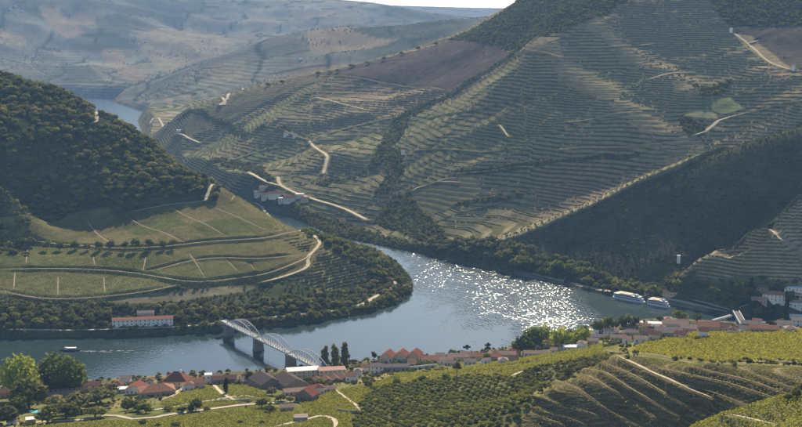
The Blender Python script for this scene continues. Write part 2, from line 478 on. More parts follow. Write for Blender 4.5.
# distant country: patchwork of woods, vineyards and bare slopes
pn = np.clip(fbm(X, Y, 700, 4, 31) * 2.2 + 0.45, 0, 1)
CO = blend(CO, np.broadcast_to(WOOD * 0.9, CO.shape), np.clip(fbm(X, Y, 500, 5, 32) * 4, 0, 1))
CO = CO * (0.75 + 0.5 * np.clip(fbm(X, Y, 150, 4, 36) * 1.5 + 0.5, 0, 1))[..., None]
CO = blend(CO, np.broadcast_to(DRY * 0.7, CO.shape), np.clip(fbm(X, Y, 420, 5, 33) * 3.4 - 1.0, 0, 1))
CO = blend(CO, np.broadcast_to(SOIL * 1.25, CO.shape), np.clip(fbm(X, Y, 300, 4, 34) * 3 - 0.6, 0, 1))
TS = np.where(DIST, np.where(D < 5700, 0.55, 0.15) * pn, TS); PER = np.where(DIST, 11.0, PER)

gx_ = X + fbm(X, Y, 400, 3, 43) * 160; gy_ = Y + fbm(X, Y, 400, 3, 44) * 160
pc = hash2(np.floor(gx_ / 260), np.floor(gy_ / 330), 71); pe = np.minimum(np.abs(gx_ / 260 - np.rint(gx_ / 260)) * 260, np.abs(gy_ / 330 - np.rint(gy_ / 330)) * 330)
CO = CO * (0.72 + 0.56 * pc)[..., None]
CO = CO * 0.7 + CO.mean((0, 1))[None, None] * 0.3
CO = blend(CO, np.broadcast_to(WOOD * 0.7, CO.shape), np.clip(1.3 - pe / 14.0, 0, 1) * (hash2(np.floor(gx_ / 130), np.floor(gy_ / 130), 5) > 0.4))
for pl_, cl_ in [([(135, 35), (160, 28), (190, 25), (215, 32), (235, 44), (215, 55), (190, 62), (170, 75), (150, 60), (140, 48)], DRY * 0.85), ([(40, 5), (60, 9), (85, 33), (70, 40), (45, 20)], SOIL * 1.5), ([(100, 50), (122, 48), (150, 80), (130, 82)], SOIL * 1.3),
                 ([(205, 66), (245, 60), (243, 78), (215, 84)], DRY * 0.75), ([(0, 30), (25, 38), (28, 45), (0, 42)], DRY * 0.9), ([(300, 30), (350, 30), (400, 40), (360, 50), (310, 52)], SOIL * 1.5), ([(60, 60), (90, 66), (110, 85), (70, 82)], WOOD * 1.2), ([(95, 20), (130, 15), (128, 45), (100, 45)], WOOD * 1.2)]:
    mm = poly(pl_, 4300) & DIST
    CO = np.where(mm[..., None], CO * 0.35 + np.broadcast_to(cl_, CO.shape) * 0.65, CO)

# the big terraced side
vo_x, vo_y = X + fbm(X, Y, 120, 3, 41) * 60, Y + fbm(X, Y, 120, 3, 42) * 60
cellv = hash2(np.floor(vo_x / 210), np.floor(vo_y / 170), 5); cellw = hash2(np.floor(vo_x / 210), np.floor(vo_y / 170), 9); cellq = hash2(np.floor(vo_x / 330), np.floor(vo_y / 260), 19)
base = blend(np.broadcast_to(SOIL * 1.25, CO.shape), np.broadcast_to(GREEN * 1.3, CO.shape), np.clip(0.10 + 0.65 * cellv + n2 * 0.7, 0, 0.95))
base = base * (0.82 + 0.42 * cellq)[..., None]
mF = FAR & ~DIST
base = blend(base, np.broadcast_to(rgb((0.30, 0.225, 0.125)), CO.shape), np.clip(SPUR * 0.9 * (0.8 + 0.6 * n1), 0, 0.9))  # sunlit bands of the spurs put into the ground colour as paler tan
CO = np.where(mF[..., None], base, CO); TS = np.where(mF, 0.85 + 0.15 * np.clip(n2 * 2, -1, 1), TS); PER = np.where(mF, 3.6 + 3.0 * cellw ** 1.5, PER); REG[mF] = 1


def cover(m, colr, ts=0.0, per=None, var=0.0, soft=1.0):
    global CO, TS, PER
    cc = np.broadcast_to(colr, CO.shape) * (1 + var * n1)[..., None]
    CO = np.where(m[..., None], CO * (1 - soft) + cc * soft, CO)
    TS = np.where(m, ts, TS)
    if per is not None:
        PER = np.where(m, per, PER)


FOREST = np.zeros(X.shape, bool); SCRUB = np.zeros(X.shape)
# smooth dark slope above the terraces on the left part and smooth patch at the right edge
mm = poly([(255, 88), (300, 78), (340, 69), (400, 54), (447, 41), (470, 42), (500, 46), (512, 52), (486, 71), (455, 90), (442, 89), (408, 84), (367, 79), (323, 75)], 1500, 3350)
cover(mm, rgb((0.085, 0.066, 0.056)), 0.12, 4.0, 0.15)
mm = poly([(738, 28), (802, 27), (900, 27), (900, 70), (802, 68), (775, 62), (752, 45)], 1500)
cover(mm, rgb((0.075, 0.062, 0.050)), 0.2, 4.0, 0.15)
mm = poly([(733, 33), (752, 36), (775, 55), (795, 70), (775, 66), (750, 50)], 1500); cover(mm, DRY * 0.9, 0.3, 5)
mm = poly([(688, 109), (715, 112), (719, 119), (685, 116)], 1500); cover(mm, rgb((0.22, 0.21, 0.11)), 0.0)
mm = poly([(700, 100), (730, 97), (745, 108), (722, 114), (706, 108)], 1500); cover(mm, rgb((0.15, 0.17, 0.08)), 0.15)
# woods on the hills
for pl in [[(447, 40), (480, 25), (515, 3), (540, -20), (640, -20), (612, 4), (583, 20), (552, 32), (520, 47), (500, 46), (470, 42)],
           [(702, -10), (715, 10), (729, 25), (802, 26), (900, 26), (900, -15)],
           [(692, 85), (732, 80), (722, 95), (702, 98)], [(678, 119), (690, 116), (707, 130), (700, 138), (685, 132)], [(255, 205), (285, 205), (312, 212), (345, 222), (390, 238), (440, 250), (452, 258), (420, 252), (390, 246), (360, 240), (335, 235), (300, 220)],
           [(392, 196), (410, 192), (418, 205), (440, 224), (450, 243), (425, 243), (390, 228), (372, 222)], [(450, 170), (482, 168), (515, 162), (560, 160), (600, 154), (640, 152), (640, 156), (590, 160), (540, 167), (500, 172), (455, 176)]]:
    mm = poly(pl, 1500); FOREST |= mm; cover(mm, WOOD * 1.2, 0.1)
for pts, wd in [([(384, 150), (401, 119), (425, 105), (455, 92), (486, 71), (520, 47), (552, 31), (583, 20), (607, 7), (624, 0)], 22), ([(384, 150), (375, 165), (345, 180), (325, 183)], 16), ([(392, 150), (395, 175), (385, 190)], 22),
                ([(455, 205), (480, 200), (520, 195)], 10), ([(215, 160), (250, 168), (268, 190)], 22), ([(180, 118), (200, 112), (230, 125), (245, 135)], 12), ([(258, 128), (268, 126), (288, 133)], 10)]:
    w = resample(drape(pts, 1500), 25)
    dd, _ = seg_dist(X, Y, w)
    mm = (dd < wd * (0.75 + 0.7 * n1)) & mF
    FOREST |= mm; cover(mm, WOOD * 1.3, 0.1)
# shaded ridge and its foot
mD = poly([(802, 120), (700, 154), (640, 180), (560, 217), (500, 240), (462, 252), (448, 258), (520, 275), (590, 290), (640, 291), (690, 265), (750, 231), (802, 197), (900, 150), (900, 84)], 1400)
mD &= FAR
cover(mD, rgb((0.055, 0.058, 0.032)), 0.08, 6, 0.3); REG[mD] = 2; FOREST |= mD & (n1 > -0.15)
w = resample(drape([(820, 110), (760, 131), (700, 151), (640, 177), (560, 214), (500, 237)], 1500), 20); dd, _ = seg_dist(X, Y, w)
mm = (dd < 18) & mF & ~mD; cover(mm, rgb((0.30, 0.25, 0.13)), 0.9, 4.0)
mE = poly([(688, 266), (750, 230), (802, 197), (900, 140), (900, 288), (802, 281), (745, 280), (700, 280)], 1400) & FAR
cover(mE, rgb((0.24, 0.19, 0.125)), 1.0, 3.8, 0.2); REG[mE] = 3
mV = FAR & (D < 1475) & (X > 100) & ~mE & ~mD
cover(mV, rgb((0.13, 0.13, 0.07)), 0.0, None, 0.4)
for pl_ in [[(690, 283), (716, 291), (736, 301), (722, 301), (700, 292)], [(602, 284), (625, 288), (640, 292), (615, 291)], [(720, 283), (760, 281), (745, 288), (725, 289)]]:
    mm = poly(pl_, 1350) & FAR; cover(mm, rgb((0.17, 0.18, 0.075)), 0.7, 1.5, 0.3)
mm = FAR & (RS < 26) & (D < 2300); cover(mm, rgb((0.07, 0.075, 0.04)), 0.0, None, 0.3)

# left: wooded hill and vineyard promontory
cover(LEFT, WOOD * 1.25, 0.0, None, 0.4); REG[LEFT] = 4
mP = poly([(-150, 224), (0, 219), (68, 214), (109, 209), (128, 213), (170, 204), (217, 200.5), (245, 200), (268, 210), (299, 231), (321, 242), (340, 254), (352, 262), (318, 268), (285, 279), (240, 282), (204, 286), (177, 286), (163, 291), (129, 296), (102, 300), (44, 301), (0, 294), (-150, 300)], 1200) & LEFT
FOREST |= LEFT & ~mP
REG[mP] = 5
pv = blend(np.broadcast_to(rgb((0.190, 0.150, 0.075)), CO.shape), np.broadcast_to(rgb((0.120, 0.125, 0.046)), CO.shape), np.clip(0.5 + n2 * 1.0 + 0.3 * n1, 0, 1))
qa = (X * math.cos(R(30)) + Y * math.sin(R(30))); qb = (-X * math.sin(R(30)) + Y * math.cos(R(30)))
pk = hash2(np.floor(qa / 68), np.floor(qb / 55), 91)
pv = blend(pv, np.broadcast_to(rgb((0.085, 0.098, 0.034)), CO.shape), np.clip(pk * 1.6 - 0.6, 0, 0.9)) * (0.8 + 0.4 * hash2(np.floor(qa / 68), np.floor(qb / 55), 92))[..., None]
CO = np.where(mP[..., None], pv, CO); FOREST &= ~mP
RST = np.where(mP, 0.75, RST); ROWA = R(38)
RW = np.where(mP, (X * math.cos(ROWA) + Y * math.sin(ROWA)) / 2.6, RW)
mm = poly([(-150, 226), (0, 219), (22, 217), (27, 228), (18, 240), (0, 250), (-150, 250)], 1200) & mP
cover(mm, rgb((0.13, 0.135, 0.05)), 0.0, None, 0.5); FOREST |= mm & (n1 + 0.5 * n3 > 0.0); RST = np.where(mm, 0, RST); mP &= ~mm
mm = poly([(255, 205), (268, 211), (299, 232), (320, 243), (338, 254), (300, 252), (275, 235)], 1300) & mP
cover(mm, rgb((0.17, 0.145, 0.065)), 0.7, 1.8); 
mm = poly([(285, 280), (305, 270), (322, 250), (352, 262), (375, 272), (360, 285), (320, 292)], 1300) & LEFT
cover(mm, rgb((0.12, 0.12, 0.05)), 0.9, 2.4); FOREST &= ~mm
mm = poly([(102, 300), (129, 296), (200, 288), (240, 284), (260, 285), (240, 292), (180, 301), (130, 303)], 1250) & LEFT
cover(mm, rgb((0.17, 0.15, 0.09)), 0.3, 3.0); FOREST &= ~mm

# near side
near_base = blend(np.broadcast_to(rgb((0.105, 0.115, 0.038)), CO.shape), np.broadcast_to(rgb((0.19, 0.165, 0.065)), CO.shape), np.clip(0.4 + n1 * 1.3, 0, 1))
CO = np.where(NEAR[..., None], near_base, CO); REG[NEAR] = 6; TS = np.where(NEAR, 0, TS)
mTown = NEAR & (RS < 55)
cover(mTown, rgb((0.13, 0.12, 0.065)), 0.0, None, 0.6)
M_YEL = poly([(628, 353), (670, 356.5), (717, 361.5), (765, 360.5), (802, 362), (900, 367), (900, 331), (802, 330.5), (740, 331), (700, 333), (665, 338), (640, 345)], 400) & NEAR
M_MID = poly([(395, 384), (440, 380), (480, 377), (512, 376), (535, 367), (575, 360), (614, 352), (605, 349), (600, 345), (560, 351), (520, 359), (480, 366), (440, 371), (395, 374)], 400) & NEAR
M_DRK = poly([(617, 358), (640, 358), (680, 362), (717, 366), (802, 367), (900, 373), (900, 395), (802, 400), (740, 413), (690, 430), (640, 450), (505, 450), (515, 425), (535, 402), (560, 383), (590, 368)], 560) & NEAR
M_ORC = poly([(372, 388), (400, 384), (440, 379), (480, 375), (530, 377), (545, 385), (530, 400), (508, 426), (500, 440), (350, 440), (355, 410)], 560) & NEAR
M_SPR = NEAR & (D < 640) & (X > 110)
M_LFT = poly([(-20, 432), (60, 424), (95, 421), (140, 421), (205, 412), (262, 405), (300, 410), (310, 440), (-20, 440)], 560) & NEAR
M_KNO = poly([(160, 404), (185, 392), (207, 384), (216, 392), (226, 400), (245, 404), (205, 408), (170, 412)], 700) & NEAR
M_KN2 = poly([(218, 386), (245, 384), (262, 392), (272, 402), (250, 401), (232, 397)], 700) & NEAR
M_CEN = poly([(300, 402), (330, 392), (372, 384), (395, 376), (396, 384), (372, 390), (356, 408), (330, 416), (305, 412)], 700) & NEAR
M_BND = poly([(300, 440), (310, 405), (372, 386), (395, 384), (372, 392), (352, 415), (350, 440)], 560) & NEAR
for m_, c_ in [(M_YEL, (0.24, 0.215, 0.06)), (M_MID, (0.24, 0.22, 0.07)), (M_LFT, (0.22, 0.20, 0.065)), (M_KNO, (0.165, 0.15, 0.06)), (M_KN2, (0.165, 0.15, 0.06)), (M_CEN, (0.16, 0.15, 0.06)), (M_SPR, (0.14, 0.13, 0.06))]:
    cover(m_, rgb(c_), 0.0, None, 0.3)
cover(M_DRK, rgb((0.160, 0.112, 0.068)), 0.75, 2.0, 0.25)
cover(M_SPR, rgb((0.15, 0.14, 0.06)), 0.9, 2.6, 0.2)
cover(M_ORC, rgb((0.10, 0.10, 0.040)), 0.0, None, 0.4)
M_TRI = poly([(512, 380), (530, 364), (575, 356), (612, 352), (618, 357), (590, 368), (560, 382), (540, 388)], 560) & NEAR
cover(M_TRI, rgb((0.11, 0.115, 0.05)), 0.3, 2.5, 0.4)

CO = CO * (1 + 0.30 * n3 + 0.22 * n1)[..., None]
RW = np.where(M_DRK, HZ / 1.1, RW); RST = np.where(M_DRK, 0.8, RST)

dcr, _ = seg_dist(X, Y, resample(drape([(860, 97), (820, 110), (760, 131), (700, 151), (640, 177), (560, 214), (500, 237)], 1500), 20))
HZ = np.where(mD, HZ - 9.0 * np.clip(dcr / 32.0, 0, 1) * np.clip(HZ / 45.0, 0, 1), HZ)
# ------------------------------------------------------------------ steps along the tracks, terraces, road beds
H0 = HZ.copy()
TRD = np.full(X.shape, 1e3)            # distance to the nearest track edge
BED = np.zeros(X.shape); BEDW = np.zeros(X.shape)
for t in TR:
    p = np.array(t['p'])
    hz = heights(p[:, 0], p[:, 1], H0)
    k = np.ones(7) / 7
    hp = np.convolve(np.pad(hz, 3, mode='edge'), k, 'valid') if len(hz) > 3 else hz
    t['h'] = hp
    x0, y0 = p.min(0) - 70; x1, y1 = p.max(0) + 70
    m = (X > x0) & (X < x1) & (Y > y0) & (Y < y1)
    xs, ys = X[m], Y[m]
    best = np.full(xs.shape, 1e9); side = np.zeros(xs.shape); hh = np.zeros(xs.shape); ends = np.ones(xs.shape)
    for i in range(len(p) - 1):
        ax, ay = p[i]; bx, by = p[i + 1]; dx, dy = bx - ax, by - ay
        tt = np.clip(((xs - ax) * dx + (ys - ay) * dy) / (dx * dx + dy * dy + 1e-9), 0, 1)
        ex = xs - ax - tt * dx; ey = ys - ay - tt * dy
        d = np.hypot(ex, ey); q = d < best
        best = np.where(q, d, best); side = np.where(q, np.sign(dx * ey - dy * ex), side); hh = np.where(q, hp[i] + (hp[i + 1] - hp[i]) * tt, hh)
        s_ = (i + tt) / (len(p) - 1)
        ends = np.where(q, np.clip(np.minimum(s_, 1 - s_) * 12, 0, 1), ends)
    if t['step']:
        dHZ = t['step'] * side * np.clip(best / (t['w'] / 2 + 1.8), 0, 1) * np.exp(-np.maximum(best - t['w'] / 2, 0) / 22.0) * ends * np.clip((55 - best) / 20, 0, 1)
        HZ[m] += np.where(RS[m] > 2, dHZ, 0)
    w_ = np.clip(1 - (best - t['w'] / 2 - 1.0) / 3.2, 0, 1)
    better = w_ > BEDW[m]
    BED[m] = np.where(better, hh, BED[m]); BEDW[m] = np.where(better, w_, BEDW[m])
    TRD[m] = np.minimum(TRD[m], best - t['w'] / 2)
TS = TS * np.clip(TRD / 5.0, 0, 1) * (RS > 6)
PH = (HZ + fbm(X, Y, 190, 2, 53) * 7.0 * (D > 1600) + fbm(X, Y, 80, 3, 51) * np.where(D > 1600, 4.0, 2.0) + fbm(X, Y, 25, 2, 52) * 0.7) / PER
FR = PH - np.floor(PH)
prof = np.where(FR < 0.66, 0.18 * FR / 0.66, 0.18 + 0.82 * (FR - 0.66) / 0.34)
HF = HZ + (prof - FR) * PER * TS * np.where(DIST, 0.0, 1.0)
HF = HF * (1 - BEDW) + BED * BEDW

# ------------------------------------------------------------------ ground material
def newmat(name):
    m = bpy.data.materials.new(name); m.use_nodes = True
    nt = m.node_tree
    b = nt.nodes['Principled BSDF']
    b.inputs['Roughness'].default_value = 0.9
    b.inputs['Specular IOR Level'].default_value = 0.0
    return m, nt, b


def nd(nt, kind, **kw):
    n = nt.nodes.new(kind)
    for k, v in kw.items():
        setattr(n, k, v)
    return n


def lk(nt, a, b):
    nt.links.new(a, b)


def math_node(nt, op, a, b=None, clamp=False):
    n = nd(nt, 'ShaderNodeMath', operation=op, use_clamp=clamp)
    for i, v in enumerate((a, b)):
        if v is None:
            continue
        if isinstance(v, (int, float)):
            n.inputs[i].default_value = v
        else:
            lk(nt, v, n.inputs[i])
    return n.outputs[0]


def mixc(nt, fac, a, b, mode='MIX'):
    n = nd(nt, 'ShaderNodeMix', data_type='RGBA', blend_type=mode)
    for key, v in ((0, fac), (6, a), (7, b)):
        if isinstance(v, (int, float)):
            n.inputs[key].default_value = v
        elif isinstance(v, tuple):
            n.inputs[key].default_value = (*v, 1)
        else:
            lk(nt, v, n.inputs[key])
    return n.outputs[2]


def ramp(nt, fac, stops):
    n = nd(nt, 'ShaderNodeValToRGB')
    el = n.color_ramp.elements
    while len(el) < len(stops):
        el.new(0.5)
    for e, (p, v) in zip(el, stops):
        e.position = p
        e.color = (v, v, v, 1) if isinstance(v, (int, float)) else (*v, 1)
    lk(nt, fac, n.inputs[0])
    return n.outputs[0]


def noise(nt, scale, detail=4, rough=0.6, coord=None, dim='3D'):
    n = nd(nt, 'ShaderNodeTexNoise', noise_dimensions=dim)
    n.inputs['Scale'].default_value = scale; n.inputs['Detail'].default_value = detail; n.inputs['Roughness'].default_value = rough
    if coord is not None:
        lk(nt, coord, n.inputs['Vector'])
    return n


def geo_pos(nt):
    return nd(nt, 'ShaderNodeNewGeometry').outputs['Position']


def ground_material():
    m, nt, b = newmat('ground')
    pos = geo_pos(nt)
    colr = nd(nt, 'ShaderNodeAttribute', attribute_name='col').outputs['Color']
    ph = nd(nt, 'ShaderNodeAttribute', attribute_name='ph').outputs['Fac']
    ts = nd(nt, 'ShaderNodeAttribute', attribute_name='ts').outputs['Fac']
    rw = nd(nt, 'ShaderNodeAttribute', attribute_name='rw').outputs['Fac']
    rst = nd(nt, 'ShaderNodeAttribute', attribute_name='rst').outputs['Fac']
    na = noise(nt, 0.09, 6, 0.65, pos).outputs['Fac']
    nb = noise(nt, 0.6, 3, 0.6, pos).outputs['Fac']
    # terraces: vines on the bench, dry grass and schist on the riser
    fr = math_node(nt, 'FRACT', math_node(nt, 'ADD', ph, math_node(nt, 'MULTIPLY', math_node(nt, 'SUBTRACT', nb, 0.5), 0.16)))
    riser = ramp(nt, fr, [(0.0, 0.0), (0.60, 0.0), (0.68, 1.0), (0.97, 1.0)])
    vine = ramp(nt, fr, [(0.02, 0.0), (0.10, 1.0), (0.52, 1.0), (0.60, 0.0)])
    vgap = ramp(nt, nb, [(0.36, 0.0), (0.5, 1.0)])
    c1 = mixc(nt, math_node(nt, 'MULTIPLY', math_node(nt, 'MULTIPLY', vine, vgap), ts), colr, mixc(nt, 0.8, colr, (0.030, 0.042, 0.016)))
    c2 = mixc(nt, math_node(nt, 'MULTIPLY', math_node(nt, 'MULTIPLY', riser, 0.55), ts), c1, (0.30, 0.25, 0.16))
    # straight or contour vine rows
    fr2 = math_node(nt, 'FRACT', math_node(nt, 'ADD', rw, math_node(nt, 'MULTIPLY', math_node(nt, 'SUBTRACT', nb, 0.5), 0.9)))
    row = ramp(nt, fr2, [(0.0, 0.0), (0.12, 1.0), (0.5, 1.0), (0.62, 0.0)])
    c3 = mixc(nt, math_node(nt, 'MULTIPLY', row, rst), c2, mixc(nt, 0.75, colr, (0.055, 0.068, 0.022)))
    va = ramp(nt, na, [(0.25, 0.62), (0.5, 1.0), (0.75, 1.3)])
    c4 = mixc(nt, 1.0, c3, va, 'MULTIPLY')
    lk(nt, c4, b.inputs['Base Color'])
    bp = nd(nt, 'ShaderNodeBump'); bp.inputs['Strength'].default_value = 0.7; bp.inputs['Distance'].default_value = 1.2
    hsum = math_node(nt, 'ADD', math_node(nt, 'MULTIPLY', nb, 1.0), math_node(nt, 'MULTIPLY', math_node(nt, 'MULTIPLY', row, rst), 0.5))
    lk(nt, hsum, bp.inputs['Height'])
    lk(nt, bp.outputs['Normal'], b.inputs['Normal'])
    return m


M_GROUND = ground_material()


def link(name, me, mat=None, parent=None):
    o = bpy.data.objects.new(name, me)
    COL.objects.link(o)
    if mat is not None and me is not None and not me.materials:
        me.materials.append(mat)
    if parent is not None:
        o.parent = parent
    return o


def tag(o, label=None, cat=None, group=None, kind=None):
    if label: o['label'] = label
    if cat: o['category'] = cat
    if group: o['group'] = group
    if kind: o['kind'] = kind
    return o


# split the one grid of ground into the hills it is made of (they share their border points)
vidx = np.arange(NR * NU).reshape(NR, NU)
quads = np.stack([vidx[:-1, :-1], vidx[:-1, 1:], vidx[1:, 1:], vidx[1:, :-1]], -1).reshape(-1, 4)
fclass = REG[:-1, :-1].reshape(-1).copy()
fdist = DIST[:-1, :-1].reshape(-1)
fclass[fdist & (fclass == 0)] = 0
allv = np.stack([X, Y, HF], -1).reshape(-1, 3)
for k, nm, lab in [(0, 'far_hills', 'hazy blue hills beyond the far bend of the river'), (1, 'terraced_hillside', 'large hillside of narrow vineyard terraces above the far bank'), (2, 'shaded_ridge', 'dark shaded scrub ridge on the right'),
                   (3, 'terraced_spur', 'sunlit brown terraced spur below the shaded ridge'), (4, 'wooded_hill', 'dark wooded hill at the left edge'), (5, 'vineyard_promontory', 'vineyard slope of the promontory crossed by pale tracks'), (6, 'near_slope', 'near valley side with town strip and bright vineyards')]:
    f = quads[fclass == k]
    # drop faces lying deep under water
    zq = HF.reshape(-1)[f].max(1)
    f = f[zq > -5.5]
    uniq, inv = np.unique(f.reshape(-1), return_inverse=True)
    me = bpy.data.meshes.new(nm)
    me.vertices.add(len(uniq)); me.vertices.foreach_set('co', allv[uniq].reshape(-1).astype(np.float32))
    nf = len(f)
    me.loops.add(nf * 4); me.polygons.add(nf)
    me.loops.foreach_set('vertex_index', inv.astype(np.int32))
    me.polygons.foreach_set('loop_start', np.arange(0, nf * 4, 4, dtype=np.int32))
    me.polygons.foreach_set('use_smooth', np.full(nf, k not in (1, 3), bool))
    me.update(calc_edges=True)
    a = me.attributes.new('col', 'FLOAT_COLOR', 'POINT')
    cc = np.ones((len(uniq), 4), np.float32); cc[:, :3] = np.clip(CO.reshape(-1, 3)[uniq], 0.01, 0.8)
    a.data.foreach_set('color', cc.reshape(-1))
    for an, arr in (('ph', PH), ('ts', TS), ('rw', RW), ('rst', RST)):
        a = me.attributes.new(an, 'FLOAT', 'POINT'); a.data.foreach_set('value', arr.reshape(-1)[uniq].astype(np.float32))
    tag(link(nm, me, M_GROUND), lab, None, None, 'structure')


def hf(x, y):
    return heights(x, y, HF)


# ------------------------------------------------------------------ water
def water_material():
    m, nt, b = newmat('river_water')
    pos = geo_pos(nt)
    b.inputs['Base Color'].default_value = (0.022, 0.040, 0.042, 1)
    b.inputs['Roughness'].default_value = 0.09
    b.inputs['Specular IOR Level'].default_value = 0.5
    b.inputs['IOR'].default_value = 1.33
    mp = nd(nt, 'ShaderNodeMapping'); mp.inputs['Scale'].default_value = (1.0, 0.42, 1.0); lk(nt, pos, mp.inputs['Vector'])
    w1 = noise(nt, 0.46, 1.5, 0.5, mp.outputs[0]).outputs['Fac']
    w2 = noise(nt, 1.1, 2, 0.5, mp.outputs[0]).outputs['Fac']
    # wind ripples the water east of a line across the bend; west of it lies calm water
    ax, ay, _ = at_z(405, 266, 0); bx, by, _ = at_z(505, 345, 0)
    ln = math.hypot(bx - ax, by - ay); nx, ny = -(by - ay) / ln, (bx - ax) / ln
    vm = nd(nt, 'ShaderNodeVectorMath', operation='DOT_PRODUCT'); lk(nt, pos, vm.inputs[0]); vm.inputs[1].default_value = (nx, ny, 0)
    off = math_node(nt, 'SUBTRACT', vm.outputs['Value'], ax * nx + ay * ny)
    patch = noise(nt, 0.012, 5, 0.62, mp.outputs[0]).outputs['Fac']
    wind = math_node(nt, 'ADD', math_node(nt, 'DIVIDE', off, 110.0), math_node(nt, 'MULTIPLY', math_node(nt, 'SUBTRACT', patch, 0.5), 3.2))
    amp1 = ramp(nt, math_node(nt, 'ADD', wind, 0.5), [(0.12, 0.10), (0.85, 1.0)])
    # the lee under the quay is calm again
    cx, cy, _ = at_z(586, 284, 0); dx, dy, _ = at_z(600, 330, 0)
    l2 = math.hypot(dx - cx, dy - cy); mx, my = (dy - cy) / l2, -(dx - cx) / l2
    if mx < 0:
        mx, my = -mx, -my
    vm2 = nd(nt, 'ShaderNodeVectorMath', operation='DOT_PRODUCT'); lk(nt, pos, vm2.inputs[0]); vm2.inputs[1].default_value = (mx, my, 0)
    off2 = math_node(nt, 'SUBTRACT', vm2.outputs['Value'], cx * mx + cy * my)
    lee = math_node(nt, 'ADD', math_node(nt, 'DIVIDE', off2, 70.0), math_node(nt, 'MULTIPLY', math_node(nt, 'SUBTRACT', patch, 0.5), 2.0))
    amp2 = math_node(nt, 'MULTIPLY', amp1, ramp(nt, math_node(nt, 'ADD', lee, 0.5), [(0.15, 1.0), (0.9, 0.12)]))
    # and the far reach is ruffled by the breeze in the open valley
    sp = nd(nt, 'ShaderNodeSeparateXYZ'); lk(nt, pos, sp.inputs[0])
    amp = math_node(nt, 'MAXIMUM', amp2, ramp(nt, math_node(nt, 'DIVIDE', sp.outputs['Y'], 4000.0), [(0.6, 0.0), (0.8, 1.0)]))
    h = math_node(nt, 'MULTIPLY', math_node(nt, 'ADD', w1, math_node(nt, 'MULTIPLY', w2, 0.12)), amp)
    bp = nd(nt, 'ShaderNodeBump'); bp.inputs['Strength'].default_value = 1.0; bp.inputs['Distance'].default_value = 1.0
    lk(nt, h, bp.inputs['Height']); lk(nt, bp.outputs['Normal'], b.inputs['Normal'])
    return m


wat = bpy.data.meshes.new('river')
wat.from_pydata([(-2600, 1000, 0), (1200, 1000, 0), (1200, 6400, 0), (-2600, 6400, 0)], [], [(0, 1, 2, 3)])
tag(link('river', wat, water_material()), 'wide river winding through the valley', None, None, 'structure')

# ------------------------------------------------------------------ road ribbons
def plain(name, colr, var=0.25, scale=0.8, rough=0.9):
    m, nt, b = newmat(name)
    b.inputs['Roughness'].default_value = rough
    n = noise(nt, scale, 5, 0.65, geo_pos(nt)).outputs['Fac']
    v = ramp(nt, n, [(0.25, 1 - var), (0.75, 1 + var)])
    lk(nt, mixc(nt, 1.0, tuple(colr), v, 'MULTIPLY'), b.inputs['Base Color'])
    return m


MT = {'mid': plain('track_light_earth', (0.31, 0.255, 0.17), 0.35), 'dirt': plain('track_earth', (0.20, 0.155, 0.10)), 'pale': plain('track_pale_dust', (0.42, 0.36, 0.26)), 'paved': plain('road_paving', (0.40, 0.38, 0.35)), 'grass': plain('dry_grass_edge', (0.27, 0.235, 0.13), 0.35)}
for t in TR:
    p = np.array(t['p']); n = len(p)
    tg = np.gradient(p, axis=0); tg /= np.linalg.norm(tg, axis=1)[:, None] + 1e-9
    nr = np.stack([-tg[:, 1], tg[:, 0]], -1)
    wv = t['w'] * (0.85 + 0.3 * rng.random(n))[:, None]
    wv = wv * np.clip((np.minimum(np.arange(n), n - 1 - np.arange(n)) + 0.6) / 3.0, 0.2, 1)[:, None]
    L = p + nr * wv / 2; Rr = p - nr * wv / 2
    zz = np.maximum(t['h'], 0.8)
    gz = np.maximum.reduce([zz, hf(p[:, 0], p[:, 1]), hf(L[:, 0], L[:, 1]), hf(Rr[:, 0], Rr[:, 1])])
    zz = np.minimum(gz, zz + 0.8) + 0.25
    vs = [(L[i, 0], L[i, 1], zz[i]) for i in range(n)] + [(Rr[i, 0], Rr[i, 1], zz[i]) for i in range(n)]
    fs = [(n + i, n + i + 1, i + 1, i) for i in range(n - 1)]
    me = bpy.data.meshes.new(t['name']); me.from_pydata(vs, [], fs)
    tag(link(t['name'], me, MT[t['kind']]), None, None, None, 'structure')


